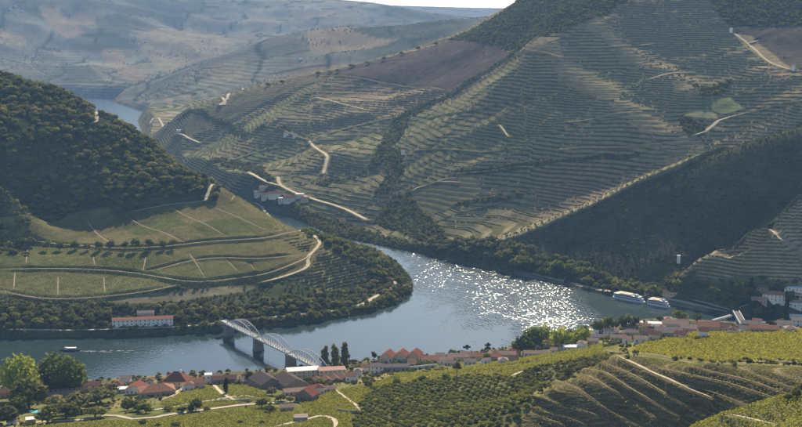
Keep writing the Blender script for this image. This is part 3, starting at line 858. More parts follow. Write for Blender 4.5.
# ------------------------------------------------------------------ mesh helpers for things
class MB:
    """collects boxes, bars and prisms; build() links them as ONE mesh object"""

    def __init__(self):
        self.v = []; self.f = []

    def add(self, vs, fs):
        n = len(self.v)
        self.v += [tuple(q) for q in vs]; self.f += [tuple(i + n for i in q) for q in fs]
        return self

    def box(self, x0, x1, y0, y1, z0, z1):
        return self.add([(x0, y0, z0), (x1, y0, z0), (x1, y1, z0), (x0, y1, z0), (x0, y0, z1), (x1, y0, z1), (x1, y1, z1), (x0, y1, z1)],
                        [(3, 2, 1, 0), (4, 5, 6, 7), (0, 1, 5, 4), (1, 2, 6, 5), (2, 3, 7, 6), (3, 0, 4, 7)])

    def bar(self, a, b, w, h=None):
        a = Vector(a); b = Vector(b); h = h or w
        d = (b - a).normalized()
        s = d.cross(Vector((0, 0, 1)))
        if s.length < 1e-3:
            s = Vector((1, 0, 0))
        s.normalize(); u = s.cross(d)
        q = [a + s * sx * w / 2 + u * sy * h / 2 for sx, sy in ((-1, -1), (1, -1), (1, 1), (-1, 1))] + [b + s * sx * w / 2 + u * sy * h / 2 for sx, sy in ((-1, -1), (1, -1), (1, 1), (-1, 1))]
        return self.add(q, [(3, 2, 1, 0), (4, 5, 6, 7), (0, 1, 5, 4), (1, 2, 6, 5), (2, 3, 7, 6), (3, 0, 4, 7)])

    def lathe(self, prof, n=8, cx=0, cy=0):
        k = len(prof); vs = []
        for r, z in prof:
            for i in range(n):
                a = 2 * math.pi * i / n
                vs.append((cx + r * math.cos(a), cy + r * math.sin(a), z))
        fs = [(j * n + i, j * n + (i + 1) % n, (j + 1) * n + (i + 1) % n, (j + 1) * n + i) for j in range(k - 1) for i in range(n)]
        fs += [tuple(range(n))[::-1], tuple((k - 1) * n + i for i in range(n))]
        return self.add(vs, fs)

    def mesh(self, name):
        me = bpy.data.meshes.new(name); me.from_pydata(self.v, [], self.f); me.update()
        return me

    def build(self, name, mat, parent=None):
        return link(name, self.mesh(name), mat, parent)


def empty(name, loc, rz=0.0):
    o = bpy.data.objects.new(name, None); COL.objects.link(o)
    o.location = loc; o.rotation_euler = (0, 0, rz); o.empty_display_size = 1
    return o


def ground(px, py, dmin=300.0):
    x, y = first_hit(px, py, dmin, HF)
    return x, y, float(hf(x, y))


# ------------------------------------------------------------------ foliage
def leaf_mat(name, colr, var=0.35, warm=(1.25, 1.12, 0.6)):
    m = bpy.data.materials.new(name); m.use_nodes = True
    nt = m.node_tree; nt.nodes.clear()
    out = nd(nt, 'ShaderNodeOutputMaterial')
    oi = nd(nt, 'ShaderNodeObjectInfo')
    n = noise(nt, 0.35, 3, 0.6, geo_pos(nt)).outputs['Fac']
    base = mixc(nt, oi.outputs['Random'], tuple(c_ * (1 - var) for c_ in colr), tuple(c_ * (1 + var) * w for c_, w in zip(colr, warm)))
    v = ramp(nt, n, [(0.3, 0.65), (0.7, 1.35)])
    cc = mixc(nt, 1.0, base, v, 'MULTIPLY')
    df = nd(nt, 'ShaderNodeBsdfDiffuse'); tl = nd(nt, 'ShaderNodeBsdfTranslucent'); mx = nd(nt, 'ShaderNodeMixShader')
    mx.inputs[0].default_value = 0.38
    lk(nt, cc, df.inputs[0]); lk(nt, cc, tl.inputs[0]); lk(nt, df.outputs[0], mx.inputs[1]); lk(nt, tl.outputs[0], mx.inputs[2]); lk(nt, mx.outputs[0], out.inputs[0])
    return m


ML = {'dark': leaf_mat('leaf_dark', (0.110, 0.118, 0.052), 0.5), 'mid': leaf_mat('leaf_mid', (0.120, 0.145, 0.045)), 'olive': leaf_mat('leaf_olive', (0.160, 0.162, 0.085)), 'bright': leaf_mat('leaf_bright', (0.20, 0.235, 0.06)),
      'orchard': leaf_mat('leaf_orchard', (0.15, 0.165, 0.055)), 'vine': leaf_mat('leaf_vine', (0.33, 0.315, 0.048), 0.2, (1.15, 1.05, 0.8)), 'vine2': leaf_mat('leaf_vine_green', (0.25, 0.26, 0.055), 0.2, (1.15, 1.05, 0.8)), 'terrace': leaf_mat('leaf_terrace_vine', (0.105, 0.108, 0.050), 0.1), 'promontory': leaf_mat('leaf_promontory_vine', (0.185, 0.170, 0.055), 0.1), 'cypress': leaf_mat('leaf_cypress', (0.030, 0.042, 0.020))}
M_BARK = plain('bark', (0.10, 0.075, 0.055), 0.3, 2.0)


def crown_mesh(name, lobes, nleaf, size, seed, core=0.72):
    """lobes: (x, y, z, rx, ry, rz); leaf clumps over their shells round a lumpy core"""
    rg = np.random.default_rng(seed)
    V = []; F = []
    vol = np.array([l[3] * l[4] + l[3] * l[5] for l in lobes]); cnt = np.maximum(6, (nleaf * vol / vol.sum()).astype(int))
    bm = bmesh.new(); bmesh.ops.create_icosphere(bm, subdivisions=1, radius=1)
    ico = np.array([v.co[:] for v in bm.verts]); icf = [tuple(v.index for v in f.verts) for f in bm.faces]; bm.free()
    for l, k in zip(lobes, cnt):
        c0 = np.array(l[:3]); r = np.array(l[3:])
        b = len(V)
        jit = core * (0.85 + 0.3 * rg.random(len(ico)))
        V += list(c0 + ico * r * jit[:, None]); F += [tuple(i + b for i in f) for f in icf]
        for _ in range(k):
            d = rg.normal(size=3); d /= np.linalg.norm(d)
            if d[2] < -0.5:
                d[2] *= -0.4; d /= np.linalg.norm(d)
            p = c0 + d * r * (0.72 + 0.36 * rg.random())
            nrm = d * 0.9 + rg.normal(size=3) * 0.55; nrm /= np.linalg.norm(nrm)
            t = np.cross(nrm, rg.normal(size=3)); t /= np.linalg.norm(t) + 1e-9
            w = np.cross(nrm, t)
            sz = size * (0.6 + 0.8 * rg.random())
            b = len(V)
            V += [p - t * sz - w * sz * .6, p + t * sz * .3 - w * sz, p + t * sz + w * sz * .5, p - t * sz * .4 + w * sz]
            F.append((b, b + 1, b + 2, b + 3))
    me = bpy.data.meshes.new(name); me.from_pydata([tuple(v) for v in V], [], F); me.update()
    return me


def lobes_round(seed, n=5, flat=0.8):
    rg = np.random.default_rng(seed)
    out = [(0, 0, 0.52, 0.34, 0.34, 0.40 * flat)]
    for i in range(n):
        a = 2 * math.pi * i / n + rg.random()
        q = 0.19 + 0.10 * rg.random()
        out.append((q * math.cos(a), q * math.sin(a), 0.30 + 0.34 * rg.random(), 0.21 + 0.09 * rg.random(), 0.21 + 0.09 * rg.random(), (0.25 + 0.08 * rg.random()) * flat))
    return out


def lobes_column(seed, w=0.13):
    rg = np.random.default_rng(seed)
    return [((rg.random() - .5) * w * .5, (rg.random() - .5) * w * .5, 0.15 + 0.14 * k, w * (1.0 - abs(k - 2) * 0.14), w * (1.0 - abs(k - 2) * 0.14), 0.13) for k in range(6)]


# unit crowns (about 1 m across and 1 m tall, scaled when placed); each kind has its own leaf
CR = {}
for kind, mat in [('dark', 'dark'), ('mid', 'mid'), ('olive', 'olive'), ('bright', 'bright')]:
    CR[kind] = []
    for q in range(4):
        me = crown_mesh('crown', lobes_round(100 + q * 7 + len(kind)), 230, 0.060, 300 + q)
        me.materials.append(ML[mat]); CR[kind].append(me)
CR['poplar'] = []
for q in range(3):
    me = crown_mesh('crown', lobes_column(40 + q, 0.17), 420, 0.036, 60 + q); me.materials.append(ML['olive']); CR['poplar'].append(me)
CR['cypress'] = []
for q in range(2):
    me = crown_mesh('crown', lobes_column(50 + q, 0.085), 220, 0.035, 70 + q, 0.9); me.materials.append(ML['cypress']); CR['cypress'].append(me)
CR['orchard'] = []
for q in range(5):
    me = crown_mesh('crown', [(x, y, z - 0.12, a, b, c_) for x, y, z, a, b, c_ in lobes_round(140 + q, 4, 0.9)], 150, 0.07, 80 + q); me.materials.append(ML['orchard']); CR['orchard'].append(me)
CR['yellow'] = []
for q in range(2):
    me = CR['orchard'][q].copy(); me.materials.clear(); me.materials.append(ML['vine']); CR['yellow'].append(me)
CR['big'] = []
for q in range(2):
    me = crown_mesh('crown', lobes_round(210 + q, 9, 0.95), 1500, 0.028, 410 + q, 0.85); me.materials.append(ML['bright']); CR['big'].append(me)
CR['bush'] = []
for q in range(4):
    lo = [(x, y, z - 0.25, a, b, c_) for x, y, z, a, b, c_ in lobes_round(160 + q, 4, 0.8)]
    me = crown_mesh('crown', lo, 70, 0.10, 90 + q); me.materials.append(ML['dark']); CR['bush'].append(me)


def trunk_mesh(h=0.45, r=0.035, limbs=3):
    mb = MB(); mb.lathe([(r * 1.3, -0.08), (r, 0.05), (r * 0.75, h * 0.6), (r * 0.5, h)], 6)
    for i in range(limbs):
        a = 2 * math.pi * i / max(1, limbs) + 0.4
        mb.bar((0, 0, h * 0.55), (0.18 * math.cos(a), 0.18 * math.sin(a), h + 0.08), r * 0.6)
    return mb.mesh('trunk')


TK = trunk_mesh(); TK.materials.append(M_BARK)
TKP = trunk_mesh(0.5, 0.02, 0); TKP.materials.append(M_BARK)


def tree(name, x, y, h, w, kind, label, group=None, z=None, cat='tree'):
    """one tree: an Empty at the foot, trunk and crown under it"""
    z = float(hf(x, y)) if z is None else z
    r_ = empty(name, (x, y, z - 0.1), random.random() * 6.28)
    r_.scale = (w, w, h)
    col_ = kind in ('poplar', 'cypress')
    link('trunk', TKP if col_ else TK, None, r_)
    link('crown', random.choice(CR[kind]), None, r_)
    tag(r_, label, cat, group)
    return r_


def tree_px(px, py, hpx, wpx, kind, label, group=None, name='tree', cat='tree', dmin=300.0):
    """a tree standing at a photo pixel; its size in pixels becomes metres at that distance"""
    x, y, z = ground(px, py, dmin)
    d = math.hypot(x, y); m = d / FPX * 1.04
    if kind == 'poplar':
        wpx = wpx / 0.34
    if kind == 'cypress':
        wpx = wpx / 0.17
    return tree(name, x, y, hpx * m / 0.95, wpx * m / 0.95, kind, label, group, z, cat)


def cells(mask, step, x0, x1, y0, y1, jit=0.42, seed=1):
    """jittered points of a world grid that fall where mask (a ground-grid field) is true"""
    rg = np.random.default_rng(seed)
    gx, gy = np.meshgrid(np.arange(x0, x1, step), np.arange(y0, y1, step))
    gx = gx + (rg.random(gx.shape) - .5) * 2 * jit * step; gy = gy + (rg.random(gy.shape) - .5) * 2 * jit * step
    gx = gx.ravel(); gy = gy.ravel()
    t = np.arctan2(gx, gy); d = np.hypot(gx, gy)
    i = np.rint((t - TV[0]) / (TV[1] - TV[0])).astype(int); j = np.clip(np.searchsorted(DV, d), 0, NR - 1)
    ok = (i >= 0) & (i < NU)
    ok &= mask[j, np.clip(i, 0, NU - 1)]
    return gx[ok], gy[ok]


def visible(x, y, extra=10.0):
    """is the ground there (plus some height) seen from the viewpoint"""
    t = math.atan2(x, y); d = math.hypot(x, y)
    fu = (t - TV[0]) / (TV[1] - TV[0])
    if abs(t) > R(18.6) or not 0 <= fu < NU - 1:
        return False
    i = int(fu)
    z = float(hf(x, y)) + extra
    k = (CAMZ - z) / d
    m = (DV < d - 15) & (DV > 100)
    return bool(np.all(HF[m, i] <= CAMZ - DV[m] * k))


def project(x, y, z):
    u = x; w = z - CAMZ
    f = y * math.cos(PITCH) - w * math.sin(PITCH); v = y * math.sin(PITCH) + w * math.cos(PITCH)
    return 401 + FPX * u / f, 213.5 - FPX * v / f


# ------------------------------------------------------------------ house paint, roofs, glass
MW = {'white': plain('wall_white', (0.72, 0.69, 0.63), 0.10), 'cream': plain('wall_cream', (0.60, 0.49, 0.34), 0.12), 'pink': plain('wall_pink', (0.50, 0.33, 0.26), 0.14), 'tan': plain('wall_tan', (0.45, 0.34, 0.22), 0.15),
      'stone': plain('wall_stone', (0.24, 0.20, 0.16), 0.3), 'grey': plain('wall_grey', (0.33, 0.31, 0.29), 0.15)}


def roof_mat(name, colr):
    m, nt, b = newmat(name)
    tc = nd(nt, 'ShaderNodeTexCoord').outputs['Object']
    wv = nd(nt, 'ShaderNodeTexWave', wave_type='BANDS', bands_direction='X'); wv.inputs['Scale'].default_value = 1.2; wv.inputs['Distortion'].default_value = 0.6
    lk(nt, tc, wv.inputs['Vector'])
    n = noise(nt, 0.7, 5, 0.7, geo_pos(nt)).outputs['Fac']
    v = ramp(nt, n, [(0.25, 0.6), (0.5, 1.0), (0.8, 1.25)])
    w = ramp(nt, wv.outputs['Fac'], [(0.0, 0.8), (0.6, 1.05)])
    lk(nt, mixc(nt, 1.0, mixc(nt, 1.0, tuple(colr), v, 'MULTIPLY'), w, 'MULTIPLY'), b.inputs['Base Color'])
    return m


MR = {'red': roof_mat('roof_red', (0.20, 0.085, 0.062)), 'orange': roof_mat('roof_orange', (0.31, 0.165, 0.105)), 'pink': roof_mat('roof_pale_pink', (0.34, 0.235, 0.18)), 'brown': roof_mat('roof_brown', (0.17, 0.10, 0.08)), 'grey': roof_mat('roof_dark_grey', (0.105, 0.085, 0.076)), 'white': roof_mat('roof_white', (0.65, 0.64, 0.62)), 'ash': roof_mat('roof_ash', (0.26, 0.21, 0.185))}
M_GLASS, nt_, b_ = newmat('window_glass'); b_.inputs['Base Color'].default_value = (0.02, 0.025, 0.03, 1); b_.inputs['Roughness'].default_value = 0.12; b_.inputs['Specular IOR Level'].default_value = 0.5
M_DOOR = plain('door_paint', (0.16, 0.08, 0.05), 0.2)
M_FRAME = plain('frame_paint', (0.55, 0.53, 0.50), 0.1)
M_CONC = plain('concrete', (0.42, 0.40, 0.37), 0.15)
M_STONE = plain('pier_stone', (0.22, 0.20, 0.18), 0.3, 1.5)
M_STEEL = plain('bridge_steel_paint', (0.44, 0.45, 0.46), 0.08)
UNITW = MB().box(-.5, .5, -.06, .06, 0, 1).mesh('window'); UNITW.materials.append(M_GLASS)
UNITF = MB().add([(-.62, -.1, -.1), (.62, -.1, -.1), (.62, -.1, 1.1), (-.62, -.1, 1.1), (-.49, -.1, .02), (.49, -.1, .02), (.49, -.1, .98), (-.49, -.1, .98), (-.62, .02, -.1), (.62, .02, -.1), (.62, .02, 1.1), (-.62, .02, 1.1)], [(0, 1, 5, 4), (1, 2, 6, 5), (2, 3, 7, 6), (3, 0, 4, 7), (1, 0, 8, 9), (2, 1, 9, 10), (3, 2, 10, 11), (0, 3, 11, 8)]).mesh('frame'); UNITF.materials.append(M_FRAME)
UNITD = MB().box(-.5, .5, -.07, .07, 0, 1).mesh('door'); UNITD.materials.append(M_DOOR)


def house(px, py, wpx, dep, hw, label, rot=0.0, roof='gable', wall='white', tile='orange', name='house', storeys=None, pitch=0.42, chimney=False, group=None, wins=True, dmin=300.0, cat='house', along='x'):
    """a house whose front foot stands at a photo pixel; width in photo pixels, the rest in metres"""
    x, y, z = ground(px, py, dmin)
    d = math.hypot(x, y)
    W = wpx * math.hypot(d, CAMZ - z) / FPX
    fx, fy = x / d, y / d
    cx, cy = x + fx * dep / 2, y + fy * dep / 2
    rz = R(rot) - math.atan2(x, y)
    hs = [float(hf(cx + a * W / 2 * math.cos(rz) - b * dep / 2 * math.sin(rz), cy + a * W / 2 * math.sin(rz) + b * dep / 2 * math.cos(rz))) for a in (-1, 0, 1) for b in (-1, 0, 1)]
    zb = max(sorted(hs)[4 if dmin >= 1600 else 3], z - 0.5)
    root = empty(name, (cx, cy, zb), rz)
    tag(root, label, cat, group)
    lo = max(min(min(hs) - zb - 0.6, -0.6), -5.0)
    w2, d2 = W / 2, dep / 2
    mb = MB().box(-w2, w2, -d2, d2, lo, hw)
    rise = pitch * (d2 if along == 'x' else w2)
    if roof == 'gable':
        if along == 'x':
            mb.add([(-w2, -d2, hw), (-w2, d2, hw), (-w2, 0, hw + rise), (w2, -d2, hw), (w2, d2, hw), (w2, 0, hw + rise)], [(0, 2, 1), (3, 4, 5)])
        else:
            mb.add([(-w2, -d2, hw), (w2, -d2, hw), (0, -d2, hw + rise), (-w2, d2, hw), (w2, d2, hw), (0, d2, hw + rise)], [(0, 1, 2), (3, 5, 4)])
    mb.build('wall', MW[wall], root)
    rb = MB(); o = 0.5; t = 0.22; zo = hw - pitch * o
    if roof == 'gable':
        if along == 'x':
            for s_ in (-1, 1):
                a = [(-w2 - o, s_ * (d2 + o), zo + 0.03), (w2 + o, s_ * (d2 + o), zo + 0.03), (w2 + o, 0, hw + rise + 0.03), (-w2 - o, 0, hw + rise + 0.03)]
                b = [(q[0], q[1], q[2] + t) for q in a]
                rb.add(a + b, [(3, 2, 1, 0), (4, 5, 6, 7), (0, 1, 5, 4), (1, 2, 6, 5), (2, 3, 7, 6), (3, 0, 4, 7)])
        else:
            for s_ in (-1, 1):
                a = [(s_ * (w2 + o), -d2 - o, zo + 0.03), (s_ * (w2 + o), d2 + o, zo + 0.03), (0, d2 + o, hw + rise + 0.03), (0, -d2 - o, hw + rise + 0.03)]
                b = [(q[0], q[1], q[2] + t) for q in a]
                rb.add(a + b, [(3, 2, 1, 0), (4, 5, 6, 7), (0, 1, 5, 4), (1, 2, 6, 5), (2, 3, 7, 6), (3, 0, 4, 7)])
    elif roof == 'hip':
        k = min(w2, d2); rr = pitch * (k + o)
        base = [(-w2 - o, -d2 - o, hw + 0.02), (w2 + o, -d2 - o, hw + 0.02), (w2 + o, d2 + o, hw + 0.02), (-w2 - o, d2 + o, hw + 0.02)]
        up = [(q[0], q[1], q[2] + t) for q in base]
        if w2 >= d2:
            rg_ = [(-w2 + d2, 0, hw + t + rr), (w2 - d2 + 0.01, 0, hw + t + rr)]
            rf = [(4, 5, 9, 8), (5, 6, 9), (6, 7, 8, 9), (7, 4, 8)]
        else:
            rg_ = [(0, -d2 + w2, hw + t + rr), (0, d2 - w2 + 0.01, hw + t + rr)]
            rf = [(4, 5, 8), (5, 6, 9, 8), (6, 7, 9), (7, 4, 8, 9)]
        rb.add(base + up + rg_, [(3, 2, 1, 0), (0, 1, 5, 4), (1, 2, 6, 5), (2, 3, 7, 6), (3, 0, 4, 7)] + rf)
        rise = rr
    else:
        rb.box(-w2 - 0.25, w2 + 0.25, -d2 - 0.25, d2 + 0.25, hw + 0.01, hw + 0.3)
        rise = 0.3
    ro = rb.build('roof', MR[tile], root)
    if chimney:
        MB().box(w2 * 0.35, w2 * 0.35 + 0.9, -0.4, 0.5, hw + rise * 0.5, hw + rise + 1.5).box(w2 * 0.35 - 0.1, w2 * 0.35 + 1.0, -0.5, 0.6, hw + rise + 1.5, hw + rise + 1.7).build('chimney', MW['white'], ro)
    if wins:
        ns = storeys or max(1, int(hw / 2.9))
        fh = hw / ns
        nx = max(1, min(14, int(W / 3.6)))
        for s_ in range(ns):
            for i in range(nx):
                wx = -w2 + W * (i + 0.5) / nx
                if s_ == 0 and i == nx // 2:
                    dd_ = link('door', UNITD, None, root); dd_.location = (wx, -d2, 0.02); dd_.scale = (1.2, 1, min(2.2, fh * .85)); continue
                o_ = link('window', UNITW, None, root); o_.location = (wx, -d2, s_ * fh + fh * 0.32); o_.scale = (1.05, 1, min(1.4, fh * 0.5))
                if hw > 5:
                    f_ = link('frame', UNITF, None, o_)
        ny = max(1, min(6, int(dep / 4.5)))
        for s_ in range(ns):
            for i in range(ny):
                for sd in ((-1,) if px > 401 else (1,)):
                    o_ = link('window', UNITW, None, root); o_.location = (sd * w2, -d2 + dep * (i + 0.5) / ny, s_ * fh + fh * 0.32); o_.rotation_euler = (0, 0, R(90) * sd); o_.scale = (1.05, 1, min(1.4, fh * 0.5))
    return root



# ------------------------------------------------------------------ the big iron bridge
def iron_bridge():
    a = Vector(at_z(228.5, 322.5, 14)); e = Vector((-68, 1093, 14))
    dirv = (e - a); Ltot = dirv.length; dirv.normalize()
    rz = math.atan2(dirv.y, dirv.x)
    root = empty('iron_bridge', (a.x, a.y, 0), rz)
    tag(root, 'white iron bridge of three arched truss spans across the river', 'bridge')
    span = Ltot / 3; wd = 3.3; zd = 13.2
    for s_ in range(3):
        x0 = s_ * span + 0.8; x1 = (s_ + 1) * span - 0.8
        dk = MB().box(x0, x1, -wd, wd, zd - 0.55, zd).build('span', M_CONC, root)
        n = 14
        for sd in (-1, 1):
            yy = sd * (wd + 0.25)
            top = [(x0 + (x1 - x0) * k / n, yy, zd - 0.4 + 9.5 * (1 - (2 * k / n - 1) ** 2) + 0.9) for k in range(n + 1)]
            mb = MB()
            for p, q in zip(top[:-1], top[1:]):
                mb.bar(p, q, 0.5, 0.62)
            mb.build('arch', M_STEEL, dk)
            MB().bar((x0, yy, zd - 0.3), (x1, yy, zd - 0.3), 0.5, 1.3).build('girder', M_STEEL, dk)
            wb = MB()
            for k in range(1, n):
                wb.bar((top[k][0], yy, zd + 0.3), (top[k][0], yy, top[k][2] - 0.3), 0.28)
            for k in range(1, n - 1):
                k2 = k + 1
                if k < n // 2:
                    wb.bar((top[k][0], yy, top[k][2] - .2), (top[k2][0], yy, zd + .3), 0.2)
                else:
                    wb.bar((top[k][0], yy, zd + .3), (top[k2][0], yy, top[k2][2] - .2), 0.2)
            wb.build('truss_web', M_STEEL, dk)['kind'] = 'stuff'
            MB().bar((x0, sd * (wd - 0.3), zd + 1.1), (x1, sd * (wd - 0.3), zd + 1.1), 0.12).build('railing', M_STEEL, dk)
        br = MB()
        for k in range(4, n - 3):
            br.bar((x0 + (x1 - x0) * k / n, -wd, zd + 9.5 * (1 - (2 * k / n - 1) ** 2) + 0.4), (x0 + (x1 - x0) * k / n, wd, zd + 9.5 * (1 - (2 * k / n - 1) ** 2) + 0.4), 0.3)
        br.build('cross_brace', M_STEEL, dk)['kind'] = 'stuff'
    for s_ in range(0, 4):
        xx = s_ * span
        mb = MB(); hw = 2.7 if 0 < s_ < 3 else 4.2
        v = []
        for zz, f in ((-7, 1.12), (1.2, 1.08), (1.21, 1.0), (zd - 1.9, 0.93), (zd - 1.89, 1.03), (zd - 1.0, 1.03)):
            v.append((hw * f, (wd + 1.6) * f, zz))
        for (w0, d0, z0), (w1, d1, z1) in zip(v[:-1], v[1:]):
            mb.add([(xx - w0, -d0, z0), (xx + w0, -d0, z0), (xx + w0, d0, z0), (xx - w0, d0, z0), (xx - w1, -d1, z1), (xx + w1, -d1, z1), (xx + w1, d1, z1), (xx - w1, d1, z1)], [(0, 1, 5, 4), (1, 2, 6, 5), (2, 3, 7, 6), (3, 0, 4, 7), (4, 5, 6, 7)])
        mb.build('pier' if 0 < s_ < 3 else 'abutment', M_STONE, root)
    # approach slab on the left bank
    MB().box(-16, 0.6, -wd, wd, zd - 0.5, zd + 0.02).box(-16, 0.4, -wd - 0.3, -wd, zd - 1.2, zd + 0.9).box(-16, 0.4, wd, wd + 0.3, zd - 1.2, zd + 0.9).build('approach', M_CONC, root)


iron_bridge()


def low_bridge(p0, p1, w, z, label, npier, name='road_bridge'):
    p0 = Vector((p0[0], p0[1], 0)); p1 = Vector((p1[0], p1[1], 0)); d = p1 - p0; L = d.length
    root = empty(name, p0, math.atan2(d.y, d.x)); tag(root, label, 'bridge')
    MB().box(0, L, -w / 2, w / 2, z - 0.9, z).build('deck', plain('bridge_deck_dark', (0.14, 0.13, 0.125)) if w > 4 else M_CONC, root)
    for sd in (-1, 1):
        MB().box(0, L, sd * (w / 2 + 0.02) - 0.25, sd * (w / 2 + 0.02) + 0.25, z - 1.0, z + 1.0).build('parapet', MW['white'], root)
    for k in range(npier):
        xx = L * (k + 1) / (npier + 1)
        MB().box(xx - 0.9, xx + 0.9, -w / 2 * 0.8, w / 2 * 0.8, -6, z - 0.92).build('pier', M_CONC, root)


a_ = at_z(743.5, 324, 12); b_2 = at_z(736, 311, 12)
low_bridge(a_, b_2, 6.5, 12, 'concrete road bridge with white parapets over the side river at right', 2)
a_ = at_z(713, 320.5, 6); b_2 = at_z(731, 315.5, 6)
low_bridge(a_, b_2, 2.4, 6, 'narrow white footbridge left of the concrete road bridge', 2, 'footbridge')

# ------------------------------------------------------------------ boats
M_HULLW = plain('hull_white', (0.62, 0.63, 0.64), 0.06); M_HULLD = plain('hull_dark', (0.04, 0.04, 0.05), 0.2)


def hull(mb, L, W, z0, z1, nose=0.18):
    pts = [(-L / 2, -W * .42), (-L / 2 + L * .06, -W / 2), (L / 2 - L * nose, -W / 2), (L / 2 - L * nose * .4, -W * .32), (L / 2, 0), (L / 2 - L * nose * .4, W * .32), (L / 2 - L * nose, W / 2), (-L / 2 + L * .06, W / 2), (-L / 2, W * .42)]
    n = len(pts)
    lo = [(x * .94, y * .78, z0) for x, y in pts]; hi = [(x, y, z1) for x, y in pts]
    mb.add(lo + hi, [(i, (i + 1) % n, n + (i + 1) % n, n + i) for i in range(n)] + [tuple(range(n))[::-1], tuple(n + i for i in range(n))])
    return mb


def cruise_ship(p0, p1, W, label):
    p0 = Vector((p0[0], p0[1], 0)); p1 = Vector((p1[0], p1[1], 0)); d = p1 - p0; L = d.length
    root = empty('river_ship', (p0 + p1) / 2, math.atan2(d.y, d.x)); tag(root, label, 'ship', 'river ships moored at the quay')
    hull(MB(), L, W, -0.8, 2.0).build('hull', M_HULLW, root)
    for k in range(2):
        z = 2.02 + k * 2.4
        dk = MB().box(-L * .44, L * (.36 - .05 * k), -W * .44, W * .44, z, z + 2.1).build('deck_house', M_HULLW, root)
        MB().box(-L * .43, L * (.35 - .05 * k), -W * .44 - 0.05, -W * .44 + 0.1, z + 0.6, z + 1.7).box(-L * .43, L * (.35 - .05 * k), W * .44 - 0.1, W * .44 + 0.05, z + 0.6, z + 1.7).build('window_band', M_GLASS, dk)
        MB().box(-L * .46, L * (.38 - .05 * k), -W * .48, W * .48, z + 2.11, z + 2.3).build('deck', MW['white'], dk)
    MB().box(L * .16, L * .24, -W * .25, W * .25, 6.9, 9.0).build('wheelhouse', M_HULLW, root)
    MB().box(-L * .35, L * .08, -W * .4, W * .4, 8.6, 8.75).bar((-L * .33, -W * .35, 6.9), (-L * .33, -W * .35, 8.6), 0.15).bar((-L * .33, W * .35, 6.9), (-L * .33, W * .35, 8.6), 0.15).bar((L * .06, W * .35, 6.9), (L * .06, W * .35, 8.6), 0.15).bar((L * .06, -W * .35, 6.9), (L * .06, -W * .35, 8.6), 0.15).build('sun_awning', MW['cream'], root)


cruise_ship(at_z(614, 297.5, 0), at_z(646, 303.5, 0), 8.5, 'long white river ship moored at the quay, the left one of two')
cruise_ship(at_z(648, 304, 0), at_z(670, 308, 0), 7.5, 'shorter white river ship moored at the quay, the right one of two')


def tour_boat(px, py, L, W, rz, label):
    p = at_z(px, py, 0)
    root = empty('tour_boat', (p[0], p[1], 0), rz); tag(root, label, 'boat')
    hull(MB(), L, W, -0.6, 1.3, 0.3).build('hull', M_HULLD, root)
    MB().box(-L * .30, L * .12, -W * .38, W * .38, 2.9, 3.1).build('canopy', MW['white'], root)
    for x in (-L * .28, -L * .08, L * .10):
        for y in (-W * .36, W * .36):
            MB().bar((x, y, 1.3), (x, y, 2.9), 0.14).build('canopy_post', M_HULLW, root)
    MB().box(L * .13, L * .24, -W * .22, W * .22, 1.31, 3.6).build('cabin', M_HULLW, root)
    return root


tour_boat(70, 350.5, 21, 5.0, math.pi + 0.05, 'dark tour boat with white canopy under way in the left river arm')


def small_boat(px, py, L, rz, label):
    p = at_z(px, py, 0)
    root = empty('small_boat', (p[0], p[1], 0), rz); tag(root, label, 'boat', 'small boats near the town bank')
    W = L * .34
    hull(MB(), L, W, -0.4, 0.8, 0.35).build('hull', M_HULLD, root)
    MB().box(-L * .15, L * .18, -W * .3, W * .3, 0.82, 2.3).build('cabin', M_HULLD, root)
    MB().bar((0, 0, 2.2), (0, 0, 3.1), 0.1).build('mast', M_HULLD, root)


small_boat(467, 347, 8, 0.2, 'small dark boat off the town bank, the left one of two')
small_boat(488, 345, 7, 0.3, 'small dark boat off the town bank, the right one of two')

# wake of the boat: foam on the water
def wake():
    m, nt, b = newmat('wake_foam'); b.inputs['Base Color'].default_value = (0.40, 0.43, 0.45, 1)
    x0, y0, _ = at_z(78, 351, 0)
    rg = np.random.default_rng(5); mb = MB()
    for k in range(80):
        u = rg.random() ** 2.2 * 120; sd = rg.choice((-1, 1)); q = 0.5 + u * 0.045
        x = x0 + u; y = y0 + sd * q + rg.normal() * 0.5 - 0.03 * u
        l = (1.2 + 2.5 * rg.random()) * (1 - u / 190); w = 0.35 * (1.3 - u / 160) + 0.1
        mb.add([(x - l, y - w, 0.05), (x, y - w * 1.3, 0.05), (x + l, y, 0.05), (x, y + w, 0.05)], [(0, 1, 2, 3)])
    tag(mb.build('wake', m), 'white foam wake trailing behind the tour boat', None, None, 'stuff')


wake()

# ------------------------------------------------------------------ houses
# left bank estate
house(143, 326.5, 58, 11, 6.2, 'long white estate house with orange roof on the left river bank', rot=-2, wall='white', tile='orange', name='estate_house', pitch=0.35)
house(146, 318.5, 16, 9, 5, 'grey-roofed shed behind the long white estate house', rot=-4, wall='stone', tile='ash', name='shed', wins=False, cat='shed')
